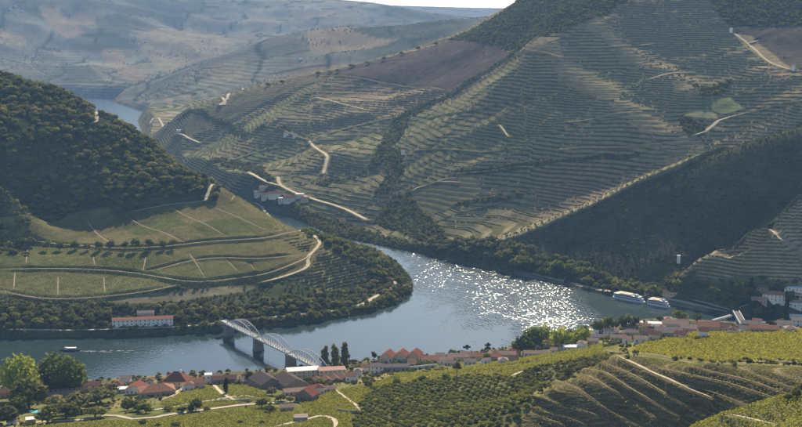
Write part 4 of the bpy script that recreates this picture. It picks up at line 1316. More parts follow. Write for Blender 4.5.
# town, left of the bridge
house(24, 396.5, 60, 12, 5.2, 'long pink building behind the big round trees at the left edge', rot=2, wall='pink', tile='brown', name='warehouse', cat='warehouse')
house(72, 394, 52, 11, 6.2, 'long pink building with brown roof right of the big round trees', rot=3, wall='pink', tile='brown', name='warehouse', cat='warehouse')
house(64, 398, 30, 8, 3.4, 'low pink-walled wing in front of the long pink building', rot=3, wall='pink', tile='pink', name='outbuilding', cat='outbuilding')
house(12, 425, 9, 7, 3.0, 'tiny white hut at the bottom left corner below the pool', wall='white', tile='ash', name='garden_hut', cat='hut')
house(31, 424, 9, 7, 3.2, 'small white-roofed hut just below the turquoise pool', wall='tan', tile='white', name='garden_hut', cat='hut', roof='flat')
house(123, 393, 12, 8, 3.6, 'low white annex left of the dark red roofed house', wall='white', tile='white', roof='flat', name='annex', cat='outbuilding')
house(137, 394, 17, 16, 4.2, 'house with dark red roof left of the big orange roof', rot=-18, wall='white', tile='red', along='y', pitch=0.5)
house(157, 396.5, 34, 18, 4.2, 'wide house under a big plain orange hip roof', rot=6, wall='tan', tile='orange', roof='hip', pitch=0.45)
house(177, 388.5, 24, 17, 6.2, 'tall red hip-roofed house with a white chimney near the water', rot=-14, wall='cream', tile='red', roof='hip', pitch=0.75, chimney=True)
house(196, 385, 13, 9, 4.0, 'orange-roofed cottage left of the slim white house', rot=4, wall='cream', tile='orange')
house(208.5, 384, 7, 6.5, 8.5, 'slim white tower-like house standing above the vineyard knoll', wall='white', tile='white', roof='flat')
house(224, 384, 24, 10, 4.5, 'brown-roofed store right of the slim white house', rot=3, wall='stone', tile='brown', name='store', cat='warehouse')
house(243, 385, 12, 9, 3.6, 'low ash-roofed shed between the knoll and the dark warehouses', rot=4, wall='stone', tile='ash', name='shed', cat='shed')
# warehouses at the bridge end
house(266, 389, 24, 26, 4.4, 'dark grey gabled warehouse, the left one of the pair', rot=24, wall='stone', tile='grey', along='y', pitch=0.5, name='warehouse', cat='warehouse', wins=False)
house(290, 390, 24, 28, 4.4, 'dark grey gabled warehouse, the right one of the pair', rot=24, wall='stone', tile='grey', along='y', pitch=0.5, name='warehouse', cat='warehouse', wins=False)
house(303, 381, 32, 13, 9.6, 'cream three-storey block at the near end of the iron bridge, left half', rot=8, wall='cream', tile='white', roof='flat', storeys=3, name='apartment_block', cat='building')
house(332, 379.5, 27, 12, 8.6, 'cream three-storey block at the near end of the iron bridge, right half', rot=8, wall='cream', tile='pink', roof='flat', storeys=3, name='apartment_block', cat='building')
for k, q in enumerate(('first', 'second', 'third', 'fourth', 'fifth')):
    house(318 + k * 8.6, 384.5 - k * 0.9, 8.2, 13, 2.6, 'dark red sawtooth shed in front of the cream block, %s from the left' % q, rot=14, wall='stone', tile='brown', along='y', pitch=0.6, name='gabled_shed', cat='shed', group='sawtooth sheds below the cream block', wins=False)
house(299, 395, 31, 10, 3.6, 'long low house with pale pink roof below the dark warehouses', rot=12, wall='cream', tile='pink', pitch=0.35)
house(307, 401.5, 19, 13, 5.0, 'red gabled house in front of the long pale pink roof', rot=-24, wall='stone', tile='red', along='y', pitch=0.7)
house(287, 412, 13, 8, 4.0, 'small tan farmhouse among olive trees below the red gabled house', rot=4, wall='tan', tile='pink', name='farmhouse')
house(301, 421, 13, 8, 2.6, 'grey-green low shed among olive trees at the bottom', rot=0, wall='grey', tile='ash', roof='flat', name='shed', cat='shed', wins=False)
# town, centre
house(377, 373, 13, 9, 6.4, 'white two-storey house with dark windows right of the poplars', rot=-4, wall='white', tile='ash')
house(396, 371.5, 26, 9, 4.6, 'long ash-roofed house joined to the white two-storey house', rot=4, wall='grey', tile='ash')
for k, q in enumerate(('left', 'middle', 'right')):
    house(388 + k * 13.5, 362.5 - k * 0.6, 13, 15, 5.2, 'red gabled hall near the water, the %s one of three' % q, rot=-14, wall='cream', tile='red', along='y', pitch=0.72, name='hall', cat='hall', group='three red gabled halls')
for i_, (px_, py_, w_, dp_, h_, wl_, tl_, rt_, lb_) in enumerate([
        (431, 363.5, 20, 12, 4.2, 'cream', 'orange', 6, 'orange-roofed house just right of the three red halls'), (446, 364.5, 13, 9, 4.4, 'white', 'pink', 2, 'white house with pale roof below the orange-roofed row'),
        (459, 361, 22, 11, 4.2, 'cream', 'pink', 3, 'pale pink roof in the middle of the riverside row'), (478, 360.5, 18, 11, 4.4, 'cream', 'orange', 5, 'orange-roofed house left of the small dark cypress clump'),
        (470, 364.5, 12, 8, 3.4, 'white', 'ash', 0, 'low white house with ash roof behind the lone pine'), (493, 361, 16, 10, 4.4, 'tan', 'orange', 2, 'tan house with orange roof near the riverside trees, left one'),
        (507, 359, 17, 10, 4.6, 'cream', 'pink', 5, 'cream house with pale roof near the riverside trees, right one'), (515, 356, 10, 8, 4.6, 'pink', 'red', -12, 'pink house with red roof at the foot of the riverside trees'),
        (535, 356.5, 23, 9, 3.2, 'cream', 'pink', 5, 'long low pink roof below the riverside trees'), (556, 353.5, 11, 8, 3.4, 'white', 'pink', 4, 'small white house at the edge of the bright vineyard'),
        (573, 350.5, 20, 9, 3.4, 'white', 'white', 5, 'low white flat-roofed store at the vineyard edge'), (546, 349, 20, 12, 6.2, 'tan', 'brown', 2, 'tan two-storey house with brown roof between the round trees'),
        (592, 344, 12, 8, 3.8, 'white', 'pink', 0, 'white house right of the low white store')]):
    house(px_, py_, w_, dp_, h_, lb_, rot=rt_, wall=wl_, tile=tl_, roof='flat' if 'flat' in lb_ else 'gable', pitch=0.4)
# town, right
RT = [(594, 334, 9, 8, 3.8, 'white', 'white', 0, 'white flat-topped house at the left end of the right-hand town'), (611, 335, 15, 9, 4.0, 'white', 'pink', 3, 'white house with pale pink roof behind the row of poplars'), (600, 340, 14, 9, 3.6, 'white', 'ash', -4, 'white house with ash roof just above the bright vineyard, left one'),
      (618, 341, 15, 9, 3.8, 'cream', 'pink', 4, 'cream house above the bright vineyard, second from left'), (626, 328, 8, 8, 4.2, 'white', 'white', 0, 'small white flat-roofed house near the quay water'), (637, 327, 11, 9, 4.6, 'white', 'white', 5, 'white flat-roofed house right of the small one near the water'),
      (655, 328, 14, 10, 4.6, 'white', 'white', 3, 'wide white flat-roofed house facing the river ships'), (632, 336, 13, 9, 4.0, 'tan', 'ash', 0, 'tan house with ash roof amid garden trees'), (648, 336, 13, 10, 4.6, 'grey', 'brown', -3, 'grey house with brown roof left of the big ash roofs'),
      (675, 328.5, 25, 13, 5.0, 'cream', 'pink', 4, 'big pale pink roof close to the river, left of the footbridge'), (668, 338, 26, 14, 4.6, 'grey', 'ash', 6, 'wide ash-coloured roof above the bright vineyard'), (690, 333.5, 18, 12, 5.0, 'pink', 'pink', -6, 'pink-walled house behind the bright vineyard, left of the red one'),
      (708, 333, 20, 13, 5.4, 'pink', 'orange', 5, 'dull orange roof below the footbridge'), (722, 332.5, 15, 11, 5.0, 'cream', 'brown', -8, 'brown-roofed house left of the road bridge end'), (749, 328.5, 14, 10, 5.0, 'stone', 'ash', 3, 'stone house at the near end of the road bridge'),
      (764, 333, 27, 10, 3.8, 'tan', 'orange', 2, 'long tan house with orange roof peeping over the vineyard'), (785, 329, 14, 9, 4.6, 'white', 'ash', 3, 'white house with ash roof near the right edge above the vineyard'), (798, 326, 12, 9, 6.2, 'white', 'pink', 0, 'white two-storey house at the right edge above the vineyard'), (640, 343, 12, 8, 3.6, 'white', 'pink', 0, 'small white house touching the top of the bright vineyard'), (683, 322.5, 10, 8, 4.4, 'cream', 'pink', 8, 'cream house at the river edge under two round trees')]
for px_, py_, w_, dp_, h_, wl_, tl_, rt_, lb_ in RT:
    house(px_, py_, w_, dp_, h_, lb_, rot=rt_, wall=wl_, tile=tl_, roof='flat' if tl_ == 'white' else 'gable', pitch=0.42)
# village on the far right bank
for px_, py_, w_, dp_, h_, wl_, tl_, rt_, rf_, lb_ in [
        (774, 305.5, 21, 13, 6.4, 'white', 'orange', -4, 'hip', 'large white villa with orange hip roof between two cypresses'), (759, 303, 14, 9, 4.0, 'pink', 'pink', 4, 'gable', 'pink-roofed house left of the large villa'), (794, 291.5, 17, 9, 3.6, 'white', 'white', -8, 'flat', 'long white flat roof on the slope at the right edge'),
        (795, 309, 12, 9, 5.0, 'white', 'pink', 0, 'gable', 'white house with pale roof right of the large villa'), (762, 293.5, 11, 8, 3.6, 'stone', 'brown', 3, 'gable', 'stone house with brown roof above the pink-roofed house'), (799, 300, 8, 8, 4.2, 'cream', 'orange', 0, 'gable', 'small cream house at the right edge above the villa'),
        (797, 319, 14, 9, 5.0, 'white', 'white', 0, 'flat', 'white flat block at the right edge beside the cypress'), (672, 297.5, 17, 9, 4.2, 'tan', 'orange', -12, 'gable', 'tan shed with long orange roof beside the quay road'), (649, 294.5, 8, 6, 3.4, 'white', 'white', -10, 'flat', 'small white quay building behind the ships')]:
    house(px_, py_, w_, dp_, h_, lb_, rot=rt_, wall=wl_, tile=tl_, roof=rf_, pitch=0.5, dmin=1250)
house(678.5, 263.5, 3.2, 4, 9, 'slim white tower at the foot of the shaded ridge', wall='white', tile='white', roof='flat', name='tower', cat='tower', wins=False, dmin=1300)
# hamlet on the far bank
for px_, py_, w_, dp_, h_, wl_, tl_, rt_, lb_ in [
        (259, 197, 9, 12, 6, 'white', 'ash', 5, 'white house at the left end of the hamlet on the far bank'), (266, 200, 9, 12, 7, 'white', 'brown', 5, 'tall white house second from left in the far hamlet'), (276, 199, 14, 14, 6, 'white', 'brown', -10, 'brown-roofed long house in the middle of the far hamlet'),
        (283, 203, 9, 10, 6, 'white', 'white', 10, 'white flat house low in the far hamlet'), (290, 203.5, 12, 14, 6, 'white', 'red', -15, 'red-roofed hall in the right half of the far hamlet'), (300, 199, 8, 12, 5, 'white', 'white', -15, 'small white flat house at the road in the far hamlet'), (305, 203, 8, 10, 5, 'cream', 'brown', -12, 'cream house at the right end of the far hamlet'), (264, 191, 9, 10, 5, 'cream', 'ash', 5, 'cream house at the upper left of the far hamlet')]:
    house(px_, py_, w_, dp_, h_, lb_, rot=rt_, wall=wl_, tile=tl_, roof='flat' if tl_ == 'white' else 'gable', dmin=1900)
for px_, py_, w_, wl_, tl_, lb_ in [(286, 137, 5, 'white', 'ash', 'white farmhouse on the terraces above the far hamlet, left one'), (295, 138.5, 5, 'white', 'pink', 'white farmhouse on the terraces above the far hamlet, right one'), (793, 71, 3.6, 'white', 'ash', 'white farmhouse high on the hillside at the right edge'), (731, 33, 2.8, 'white', 'white', 'white hut below the wood at the top right'),
                                   (179, 133, 5, 'white', 'white', 'white tower-like farmhouse on the lower left terraces'), (301, 60, 4, 'white', 'white', 'tiny white house on the skyline left of the big hillside'), (403, 155, 4, 'white', 'pink', 'tiny pale house beside the central gully')]:
    house(px_, py_, w_, 9, 6, lb_, wall=wl_, tile=tl_, roof='flat' if tl_ == 'white' else 'gable', name='farmhouse', dmin=1700, wins=False)
rg_ = np.random.default_rng(77)
FARH = [(15, 7), (22, 12), (10, 10), (17, 15), (38, 80), (242, 3), (250, 6), (258, 8), (290, 11), (298, 12), (303, 9), (240, 13), (143, 43), (134, 33), (146, 42), (88, 65), (110, 52), (203, 41), (210, 40), (280, 6)]
for k, (px_, py_) in enumerate(FARH):
    house(px_, py_, 1.3 + rg_.random() * 1.0, 9, 5, 'white speck of a far house on the hazy hills', wall='white', tile='white' if k % 2 else 'pink', roof='flat' if k % 2 else 'gable', name='far_house', dmin=4500, wins=False, group='far white houses on the hazy hills')

# small houses filling the town
HUSED = set()
rh = random.Random(12)
MORE = [(118, 388), (126, 384), (150, 384), (188, 391), (200, 389), (216, 379), (232, 381), (247, 381), (358, 377), (365, 373), (352, 382), (412, 367), (424, 361), (440, 359), (452, 366), (466, 358), (486, 364), (498, 357), (503, 364), (514, 362), (526, 350), (590, 338), (604, 333), (623, 336), (630, 331), (645, 331), (661, 333), (668, 324), (697, 327), (703, 338), (716, 327), (733, 334), (757, 326), (775, 327), (790, 333), (744, 333), (654, 341), (681, 338), (627, 343), (582, 349), (102, 396), (330, 392), (318, 394)]
HM = [(157, 393, 'the big orange roof'), (177, 383, 'the red hip-roofed house'), (208, 379, 'the slim white house'), (72, 391, 'the long pink building'), (266, 384, 'the left dark warehouse'), (303, 376, 'the cream three-storey block'), (377, 370, 'the white two-storey house'), (401, 359, 'the three red halls'), (457, 374, 'the lone pine'), (546, 346, 'the tan two-storey house'), (573, 349, 'the low white store'),
      (637, 325, 'the row of yellowish trees'), (668, 335, 'the wide ash roof'), (675, 326, 'the big pale pink roof'), (708, 330, 'the dull orange roof'), (740, 317, 'the road bridge'), (774, 301, 'the large white villa'), (764, 331, 'the long tan house'), (523, 350, 'the dense riverside tree'), (308, 398, 'the red gabled house'), (336, 362, 'the three poplars'), (478, 358, 'the orange-roofed riverside house')]
for px_, py_ in MORE:
    wl_ = rh.choice(('white', 'white', 'white', 'cream')); tl_ = rh.choice(('orange', 'ash', 'red', 'pink', 'pink', 'brown'))
    rf_ = rh.choice(('gable', 'gable', 'hip'))
    lb_ = None
    for m_ in sorted(HM, key=lambda q: math.hypot(q[0] - px_, 1.6 * (q[1] - py_)))[:4]:
        dx_, dy_ = px_ - m_[0], 1.6 * (py_ - m_[1])
        rel_ = ('right of' if dx_ > 0 else 'left of') if abs(dx_) > abs(dy_) else ('below' if dy_ > 0 else 'above')
        far_ = 'just ' if math.hypot(dx_, dy_) < 14 else ''
        lb_ = 'small %s house with %s %s roof %s%s %s' % (wl_, {'pink': 'pale pink', 'ash': 'ash-grey'}.get(tl_, tl_), {'hip': 'hipped', 'gable': 'gabled'}[rf_], far_, rel_, m_[2])
        if lb_ not in HUSED:
            break
    HUSED.add(lb_)
    house(px_, py_, rh.uniform(7, 11), rh.uniform(7, 9), rh.choice((3.2, 3.6, 5.6)), lb_, rot=rh.uniform(-20, 20), roof=rf_, wall=wl_, tile=tl_, pitch=0.45, name='cottage', dmin=600)

# pool in the garden
def pool():
    x, y, z = ground(36, 412)
    root = empty('swimming_pool', (x, y, z), 0.2); tag(root, 'small turquoise swimming pool in the garden at bottom left', 'pool')
    MB().box(-5.4, 5.4, -3.6, 3.6, -1.5, 0.5).build('surround', MW['white'], root)
    m, nt, b = newmat('pool_water'); b.inputs['Base Color'].default_value = (0.10, 0.50, 0.48, 1); b.inputs['Roughness'].default_value = 0.1
    MB().box(-4.6, 4.6, -2.9, 2.9, 0.0, 0.52).build('water', m, root)


pool()


def garden_wall(pts, h, label, mat='white', th=0.5):
    w = [ground(*p) for p in pts]
    x0, y0, z0 = w[0]
    root = empty('garden_wall', (x0, y0, z0)); tag(root, label, 'wall')
    for a, b in zip(w[:-1], w[1:]):
        a = Vector(a) - Vector((x0, y0, z0)); b = Vector(b) - Vector((x0, y0, z0))
        d = (b - a); n = Vector((-d.y, d.x, 0)).normalized() * th / 2
        q = [a - n - Vector((0, 0, .8)), b - n - Vector((0, 0, .8)), b + n - Vector((0, 0, .8)), a + n - Vector((0, 0, .8))]
        q += [a - n + Vector((0, 0, h)), b - n + Vector((0, 0, h)), b + n + Vector((0, 0, h)), a + n + Vector((0, 0, h))]
        MB().add(q, [(3, 2, 1, 0), (4, 5, 6, 7), (0, 1, 5, 4), (1, 2, 6, 5), (2, 3, 7, 6), (3, 0, 4, 7)]).build('wall_panel', MW[mat], root)


garden_wall([(405, 370), (420, 369), (437, 367)], 3.2, 'long white wall right of the ash-roofed house')
garden_wall([(162, 401), (172, 397.5), (181, 390), (190, 386)], 1.4, 'cream curving wall below the big orange roof', 'cream')
garden_wall([(214, 403), (232, 402), (250, 401)], 2.0, 'grey stone wall at the foot of the vineyard knoll', 'grey')
garden_wall([(336, 411), (350, 413), (364, 413)], 2.2, 'grey stone wall among the olive trees at bottom centre', 'grey')
garden_wall([(752, 323.5), (772, 323), (802, 321)], 2.0, 'long white wall along the side river at the right edge')

# ------------------------------------------------------------------ single trees
MARKS = [(36, 412, 'the turquoise pool'), (31, 422, 'the white-roofed hut'), (72, 391, 'the long pink building'), (12, 393, 'the pink building at the left edge'), (135, 390, 'the dark red roofed house'), (157, 393, 'the big orange roof'), (177, 383, 'the red hip-roofed house'), (208, 379, 'the slim white house'),
         (226, 387, 'the cypress on the knoll'), (224, 382, 'the brown-roofed store'), (266, 384, 'the left dark warehouse'), (291, 385, 'the right dark warehouse'), (303, 376, 'the cream three-storey block'), (299, 393, 'the long pale pink roof'), (308, 398, 'the red gabled house'), (287, 410, 'the tan farmhouse'), (301, 420, 'the grey-green shed'), (335, 362, 'the three poplars'),
         (377, 370, 'the white two-storey house'), (401, 359, 'the three red halls'), (457, 374, 'the lone pine'), (431, 361, 'the orange-roofed house by the halls'), (478, 358, 'the orange-roofed riverside house'), (546, 346, 'the tan two-storey house'), (573, 349, 'the low white store'), (637, 325, 'the white flat-roofed house'), (668, 335, 'the wide ash roof'), (675, 326, 'the big pale pink roof'),
         (708, 330, 'the dull orange roof'), (740, 317, 'the road bridge'), (774, 301, 'the large white villa'), (759, 300, 'the pink-roofed house'), (751, 288, 'the upper cypress'), (786, 306, 'the cypress by the villa'), (764, 331, 'the long tan house'), (616, 357, 'the top of the pale hillside path'), (785, 397, 'the lit vineyard spur'), (640, 341, 'the small white house'), (600, 338, 'the left white house')]
USED = set()


def where_label(px, py, h, w, kind):
    """a label that says which tree: its size, colour and place beside the nearest landmark"""
    sz = 'tall' if h > 13 else 'middling' if h > 8.5 else 'small' if h > 5.5 else 'tiny'
    cl = {'dark': 'dark green', 'mid': 'fresh green', 'olive': 'grey-green', 'cypress': 'slim dark'}[kind]
    sh = 'spreading' if w > 1.25 * h else 'round' if w > 0.8 * h else 'upright'
    order = sorted(MARKS, key=lambda m: math.hypot(m[0] - px, 1.6 * (m[1] - py)))
    for m in order[:4]:
        dx, dy = px - m[0], 1.6 * (py - m[1])
        rel = ('right of' if dx > 0 else 'left of') if abs(dx) > abs(dy) else ('below' if dy > 0 else 'above')
        lb = '%s %s %s tree %s %s' % (sz, cl, sh, rel, m[2])
        if lb not in USED:
            USED.add(lb)
            return lb
    return lb


tree_px(22, 400, 44, 44, 'big', 'big round light green tree at the water, left one of the pair', name='plane_tree')
tree_px(63, 394, 40, 52, 'big', 'big round light green tree at the water, right one of the pair', name='plane_tree')
tree_px(29, 408, 34, 38, 'dark', 'dark broad tree in front of the two big light green trees', name='broad_tree')
for px_, py_, h_, lb_ in [(325, 368, 22, 'leftmost of the three poplars at the bridge end'), (335, 368, 24, 'middle one of the three poplars at the bridge end'), (345, 367.5, 25, 'rightmost of the three poplars at the bridge end')]:
    tree_px(px_, py_, h_, 8.5, 'poplar', lb_, 'poplars at the bridge end', 'poplar')
for px_, py_, h_, w_, lb_ in [(786, 316, 23, 4, 'tall dark cypress right of the large villa'), (751, 298, 20, 4.5, 'tall dark cypress above the pink-roofed house'), (226, 393, 15, 4.5, 'dark cypress on the vineyard knoll')]:
    tree_px(px_, py_, h_, w_, 'cypress', lb_, None, 'cypress')
# the riverside clump left and right of the tan house
for px_, py_, h_, w_, k_, lb_ in [(523, 355, 24, 22, 'mid', 'dense round tree at the left end of the riverside clump'), (534, 352, 28, 24, 'bright', 'pale round tree second in the riverside clump'), (543, 344, 22, 24, 'bright', 'green round tree behind the tan house'), (562, 351, 28, 26, 'bright', 'large green round tree right of the tan house'), (580, 348, 25, 21, 'bright', 'green round tree at the right end of the riverside clump')]:
    tree_px(px_, py_, h_, w_, k_, lb_, None, 'riverside_tree')
for k in range(7):
    tree_px(596 + k * 6.5, 332.5 - k * 0.8, 13 + (k % 3) * 2, 10, 'olive' if k % 2 else 'mid', 'yellowish round tree in the row before the quay water, %s from the left' % ('first', 'second', 'third', 'fourth', 'fifth', 'sixth', 'seventh')[k], 'row of yellowish trees on the near bank', 'bank_tree')
for px_, py_, h_, w_, k_ in [(680, 321, 12, 16, 'dark'), (697, 322, 10, 12, 'dark'), (660, 322, 7, 9, 'dark'), (650, 332, 7, 9, 'dark'), (624, 334, 7, 10, 'dark'), (643, 332, 7, 9, 'olive'), (608, 341, 7, 9, 'dark'), (633, 341, 7, 12, 'mid'), (586, 343, 8, 9, 'dark'), (697, 340, 5, 8, 'dark'), (730, 328, 7, 9, 'dark'), (771, 327, 7, 10, 'dark'), (780, 324, 6, 9, 'dark'), (740, 305, 9, 14, 'dark'), (728, 300, 10, 14, 'dark'),
                             (745, 296, 12, 16, 'dark'), (757, 315, 10, 14, 'dark'), (768, 317, 10, 14, 'dark'), (778, 318, 9, 12, 'mid'), (755, 309, 9, 13, 'dark'), (790, 302, 8, 9, 'mid'), (742, 290, 11, 14, 'dark'), (780, 290, 9, 12, 'dark'), (770, 289, 8, 10, 'dark'), (716, 295, 10, 13, 'dark'), (708, 301, 8, 9, 'olive')]:
    tree_px(px_, py_, h_, w_, k_, where_label(px_, py_, h_, w_, k_), 'trees in the right-hand town', 'town_tree', dmin=600)
for px_, py_, h_, w_, k_ in [(8, 424, 17, 18, 'dark'), (18, 412, 14, 18, 'mid'), (48, 424, 18, 20, 'dark'), (55, 408, 13, 16, 'olive'), (75, 413, 20, 24, 'olive'), (88, 408, 20, 26, 'olive'), (100, 403, 16, 22, 'olive'), (66, 418, 16, 22, 'dark'), (95, 417, 10, 18, 'dark'), (110, 395, 12, 16, 'dark'), (97, 389, 8, 7, 'cypress'), (137, 411, 14, 17, 'dark'), (146, 413, 12, 16, 'mid'), (128, 410, 9, 12, 'dark'), (196, 410, 14, 13, 'dark'), (191, 412, 8, 8, 'dark'), (168, 411, 6, 10, 'dark'), (182, 412, 6, 9, 'dark'), (207, 411, 5, 7, 'dark'),
                             (143, 425, 7, 9, 'dark'), (176, 427, 7, 10, 'dark'), (158, 427, 5, 7, 'dark'), (240, 424, 5, 6, 'dark'), (250, 384, 14, 11, 'dark'), (259, 384, 9, 10, 'mid'), (239, 385, 7, 8, 'olive'), (262, 409, 13, 12, 'dark'), (270, 413, 9, 13, 'dark'), (272, 395, 9, 11, 'olive'), (281, 401, 8, 11, 'dark'), (290, 402, 6, 8, 'olive'), (309, 383, 8, 9, 'olive'), (320, 385, 8, 12, 'olive'), (325, 389, 6, 9, 'dark'), (262, 424, 4, 6, 'dark'), (280, 378, 6, 18, 'olive'), (270, 379, 6, 14, 'olive'),
                             (353, 372, 6, 7, 'dark'), (361, 370, 7, 8, 'dark'), (369, 371, 6, 6, 'dark'), (366, 381, 4, 7, 'dark'), (419, 366, 6, 9, 'dark'), (430, 366, 6, 9, 'dark'), (440, 371, 5, 12, 'olive'), (412, 373, 4, 9, 'dark'), (426, 373, 3, 7, 'mid'), (472, 363, 7, 8, 'dark'), (487, 362, 11, 8, 'dark'), (462, 354, 4, 10, 'dark'), (476, 355, 4, 12, 'dark'), (374, 360, 10, 5, 'dark'), (528, 364, 4, 5, 'dark'), (537, 375, 12, 10, 'dark'), (548, 378, 6, 9, 'dark'), (560, 378, 6, 10, 'mid'), (569, 374, 7, 12, 'dark'), (580, 370, 6, 10, 'dark'), (598, 363, 5, 8, 'dark'),
                             (627, 358, 4, 6, 'dark'), (675, 360, 4, 7, 'dark'), (700, 362, 5, 7, 'dark'), (732, 363, 4, 6, 'dark'), (796, 398, 12, 10, 'dark'), (788, 400, 7, 8, 'dark'), (803, 393, 12, 12, 'dark')]:
    tree_px(px_, py_, h_ * (1.15 if px_ < 130 else 1), w_ * (1.25 if px_ < 130 else 1.1), k_, where_label(px_, py_, h_, w_, k_), 'garden trees on the near slope', 'garden_tree', dmin=560)


def lone_pine():
    x, y, z = ground(457, 383)
    m = math.hypot(x, y) / FPX
    r_ = empty('lone_pine', (x, y, z - 0.2)); tag(r_, 'lone dark pine with bare trunk at the top edge of the orchard', 'tree')
    H = 22 * m
    MB().lathe([(0.35, -0.3), (0.28, H * .3), (0.2, H * .75)], 7).bar((0, 0, H * .5), (1.6, 0.4, H * .72), 0.16).bar((0, 0, H * .55), (-1.7, -0.3, H * .78), 0.16).build('trunk', M_BARK, r_)
    me = crown_mesh('crown', [(0, 0, H * .82, 3.4, 3.0, 2.2), (1.8, 0.4, H * .74, 2.1, 2, 1.4), (-1.7, -.2, H * .78, 2.1, 2, 1.5), (0.3, 0, H * .95, 1.9, 1.9, 1.4)], 320, 0.42, 9)
    me.materials.append(ML['dark']); link('crown', me, None, r_)


lone_pine()
# leaning dark sheds/trees seen as dark marks above the orchard
for px_, py_, lb_ in [(368, 387, 'dark clipped bush above the orchard, leftmost'), (397, 385, 'dark clipped bush above the orchard, middle'), (422, 382, 'dark clipped bush above the orchard, third'), (446, 380, 'dark clipped bush beside the lone pine')]:
    tree_px(px_, py_, 8, 9, 'dark', lb_, None, 'clipped_bush', 'bush')

# row along the middle track of the promontory, throwing long shadows
for k in range(13):
    tree_px(22 + k * 12.6 + random.uniform(-3, 3), 250.5 + random.uniform(-1.5, .5) - (0 if k < 9 else 2.5) - (4 if k < 2 else 0), random.uniform(8, 12), random.uniform(8, 11), 'dark', 'dark tree in the row along the middle promontory track, %s from the left' % ('first second third fourth fifth sixth seventh eighth ninth tenth eleventh twelfth thirteenth'.split()[k]), 'tree row on the vineyard promontory', 'track_tree', dmin=1250)
# far bank: the light green pair and its neighbours
for px_, py_, h_, w_ in [(516, 270, 13, 15), (528, 271.5, 15, 18), (557, 272, 13, 16), (570, 275, 13, 17), (580, 277, 12, 16)]:
    tree_px(px_, py_, h_, w_, 'mid', 'big light green tree on the far bank below the shaded ridge', 'light green trees on the far bank', 'bank_tree', dmin=1450)
for k, (px_, py_) in enumerate([(268, 85), (282, 82), (318, 74), (330, 72), (338, 71), (352, 66), (368, 63), (384, 59), (402, 54), (418, 49), (436, 44), (452, 40)]):
    x_, y_ = first_hit(px_, py_ + 1.5, 2500, HF)
    tree('skyline_tree', x_, y_, random.uniform(9, 16), random.uniform(12, 20), 'dark', 'dark tree on the skyline of the terraced hillside, %s from the left' % ('first second third fourth fifth sixth seventh eighth ninth tenth eleventh twelfth'.split()[k]), 'skyline trees on the terraced hillside')
cnt_ = 0
xs_, ys_ = cells(FAR & (RS > 5) & (RS < 42) & (D < 2050) & (D > 1440), 10.0, -400, 620, 1350, 2050, 0.42, 4)
for x_, y_ in zip(xs_, ys_):
    if x_ > 330 or not visible(x_, y_, 6):
        continue
    h_ = random.uniform(7, 14)
    tree('bank_tree', x_, y_, h_, h_ * random.uniform(.9, 1.3), random.choice(('dark', 'dark', 'olive', 'mid')), 'rounded tree in the wooded strip along the far bank', 'trees along the far bank'); cnt_ += 1
    if cnt_ > 150:
        break
# the wooded bank under the promontory
cnt_ = 0
M_LB = LEFT & ~mP & (RS > 3) & (D < 1640) & (TRD > 2.0) & FOREST
xs_, ys_ = cells(M_LB & (RS < 60), 9.0, -520, 60, 1240, 1640, 0.45, 6)
LBX = []
for x_, y_ in zip(xs_, ys_):
    if not visible(x_, y_, 6):
        continue
    u_, v_ = project(x_, y_, float(hf(x_, y_)))
    if 112 < u_ < 175 and 312 < v_ < 330:
        continue
    h_ = random.uniform(5, 10)
    if cnt_ < 290:
        tree('bank_shrub', x_, y_, h_, h_ * random.uniform(.9, 1.4), random.choice(('dark', 'olive', 'olive', 'dark')), 'dark rounded shrub on the wooded bank below the vineyard promontory', 'shrubs on the bank of the promontory'); cnt_ += 1
# orchard
ux, uy = math.cos(R(20)), math.sin(R(20))
o0 = ground(440, 405)
ORC = []
for a in range(-40, 41):
    for b in range(-40, 41):
        x_ = o0[0] + a * 5.6 * ux - b * 9.2 * uy + random.uniform(-.4, .4); y_ = o0[1] + a * 5.6 * uy + b * 9.2 * ux + random.uniform(-.4, .4)
        t_ = math.atan2(x_, y_); d_ = math.hypot(x_, y_)
        i_ = int(round((t_ - TV[0]) / (TV[1] - TV[0]))); j_ = min(NR - 1, int(np.searchsorted(DV, d_)))
        if not (0 <= i_ < NU) or not M_ORC[j_, i_] or TRD[j_, i_] < 1.5:
            continue
        u_, v_ = project(x_, y_, float(hf(x_, y_)))
        if v_ > 431 or random.random() < 0.04:
            continue
        ORC.append((d_, x_, y_, u_, v_, random.uniform(3.0, 4.6)))
ORC.sort()
print('orchard', len(ORC))
for d_, x_, y_, u_, v_, h_ in ORC[:300]:
    if u_ < 415 and v_ < 403 and random.random() < 0.45:
        tree('orchard_tree', x_, y_, h_, h_ * 1.2, 'yellow', 'yellowing tree at the upper left corner of the near orchard', 'yellowing orchard trees')
    else:
        tree('orchard_tree', x_, y_, h_, h_ * random.uniform(1.35, 1.75), 'orchard', 'round clipped tree in the even rows of the near orchard', 'orchard trees in rows')


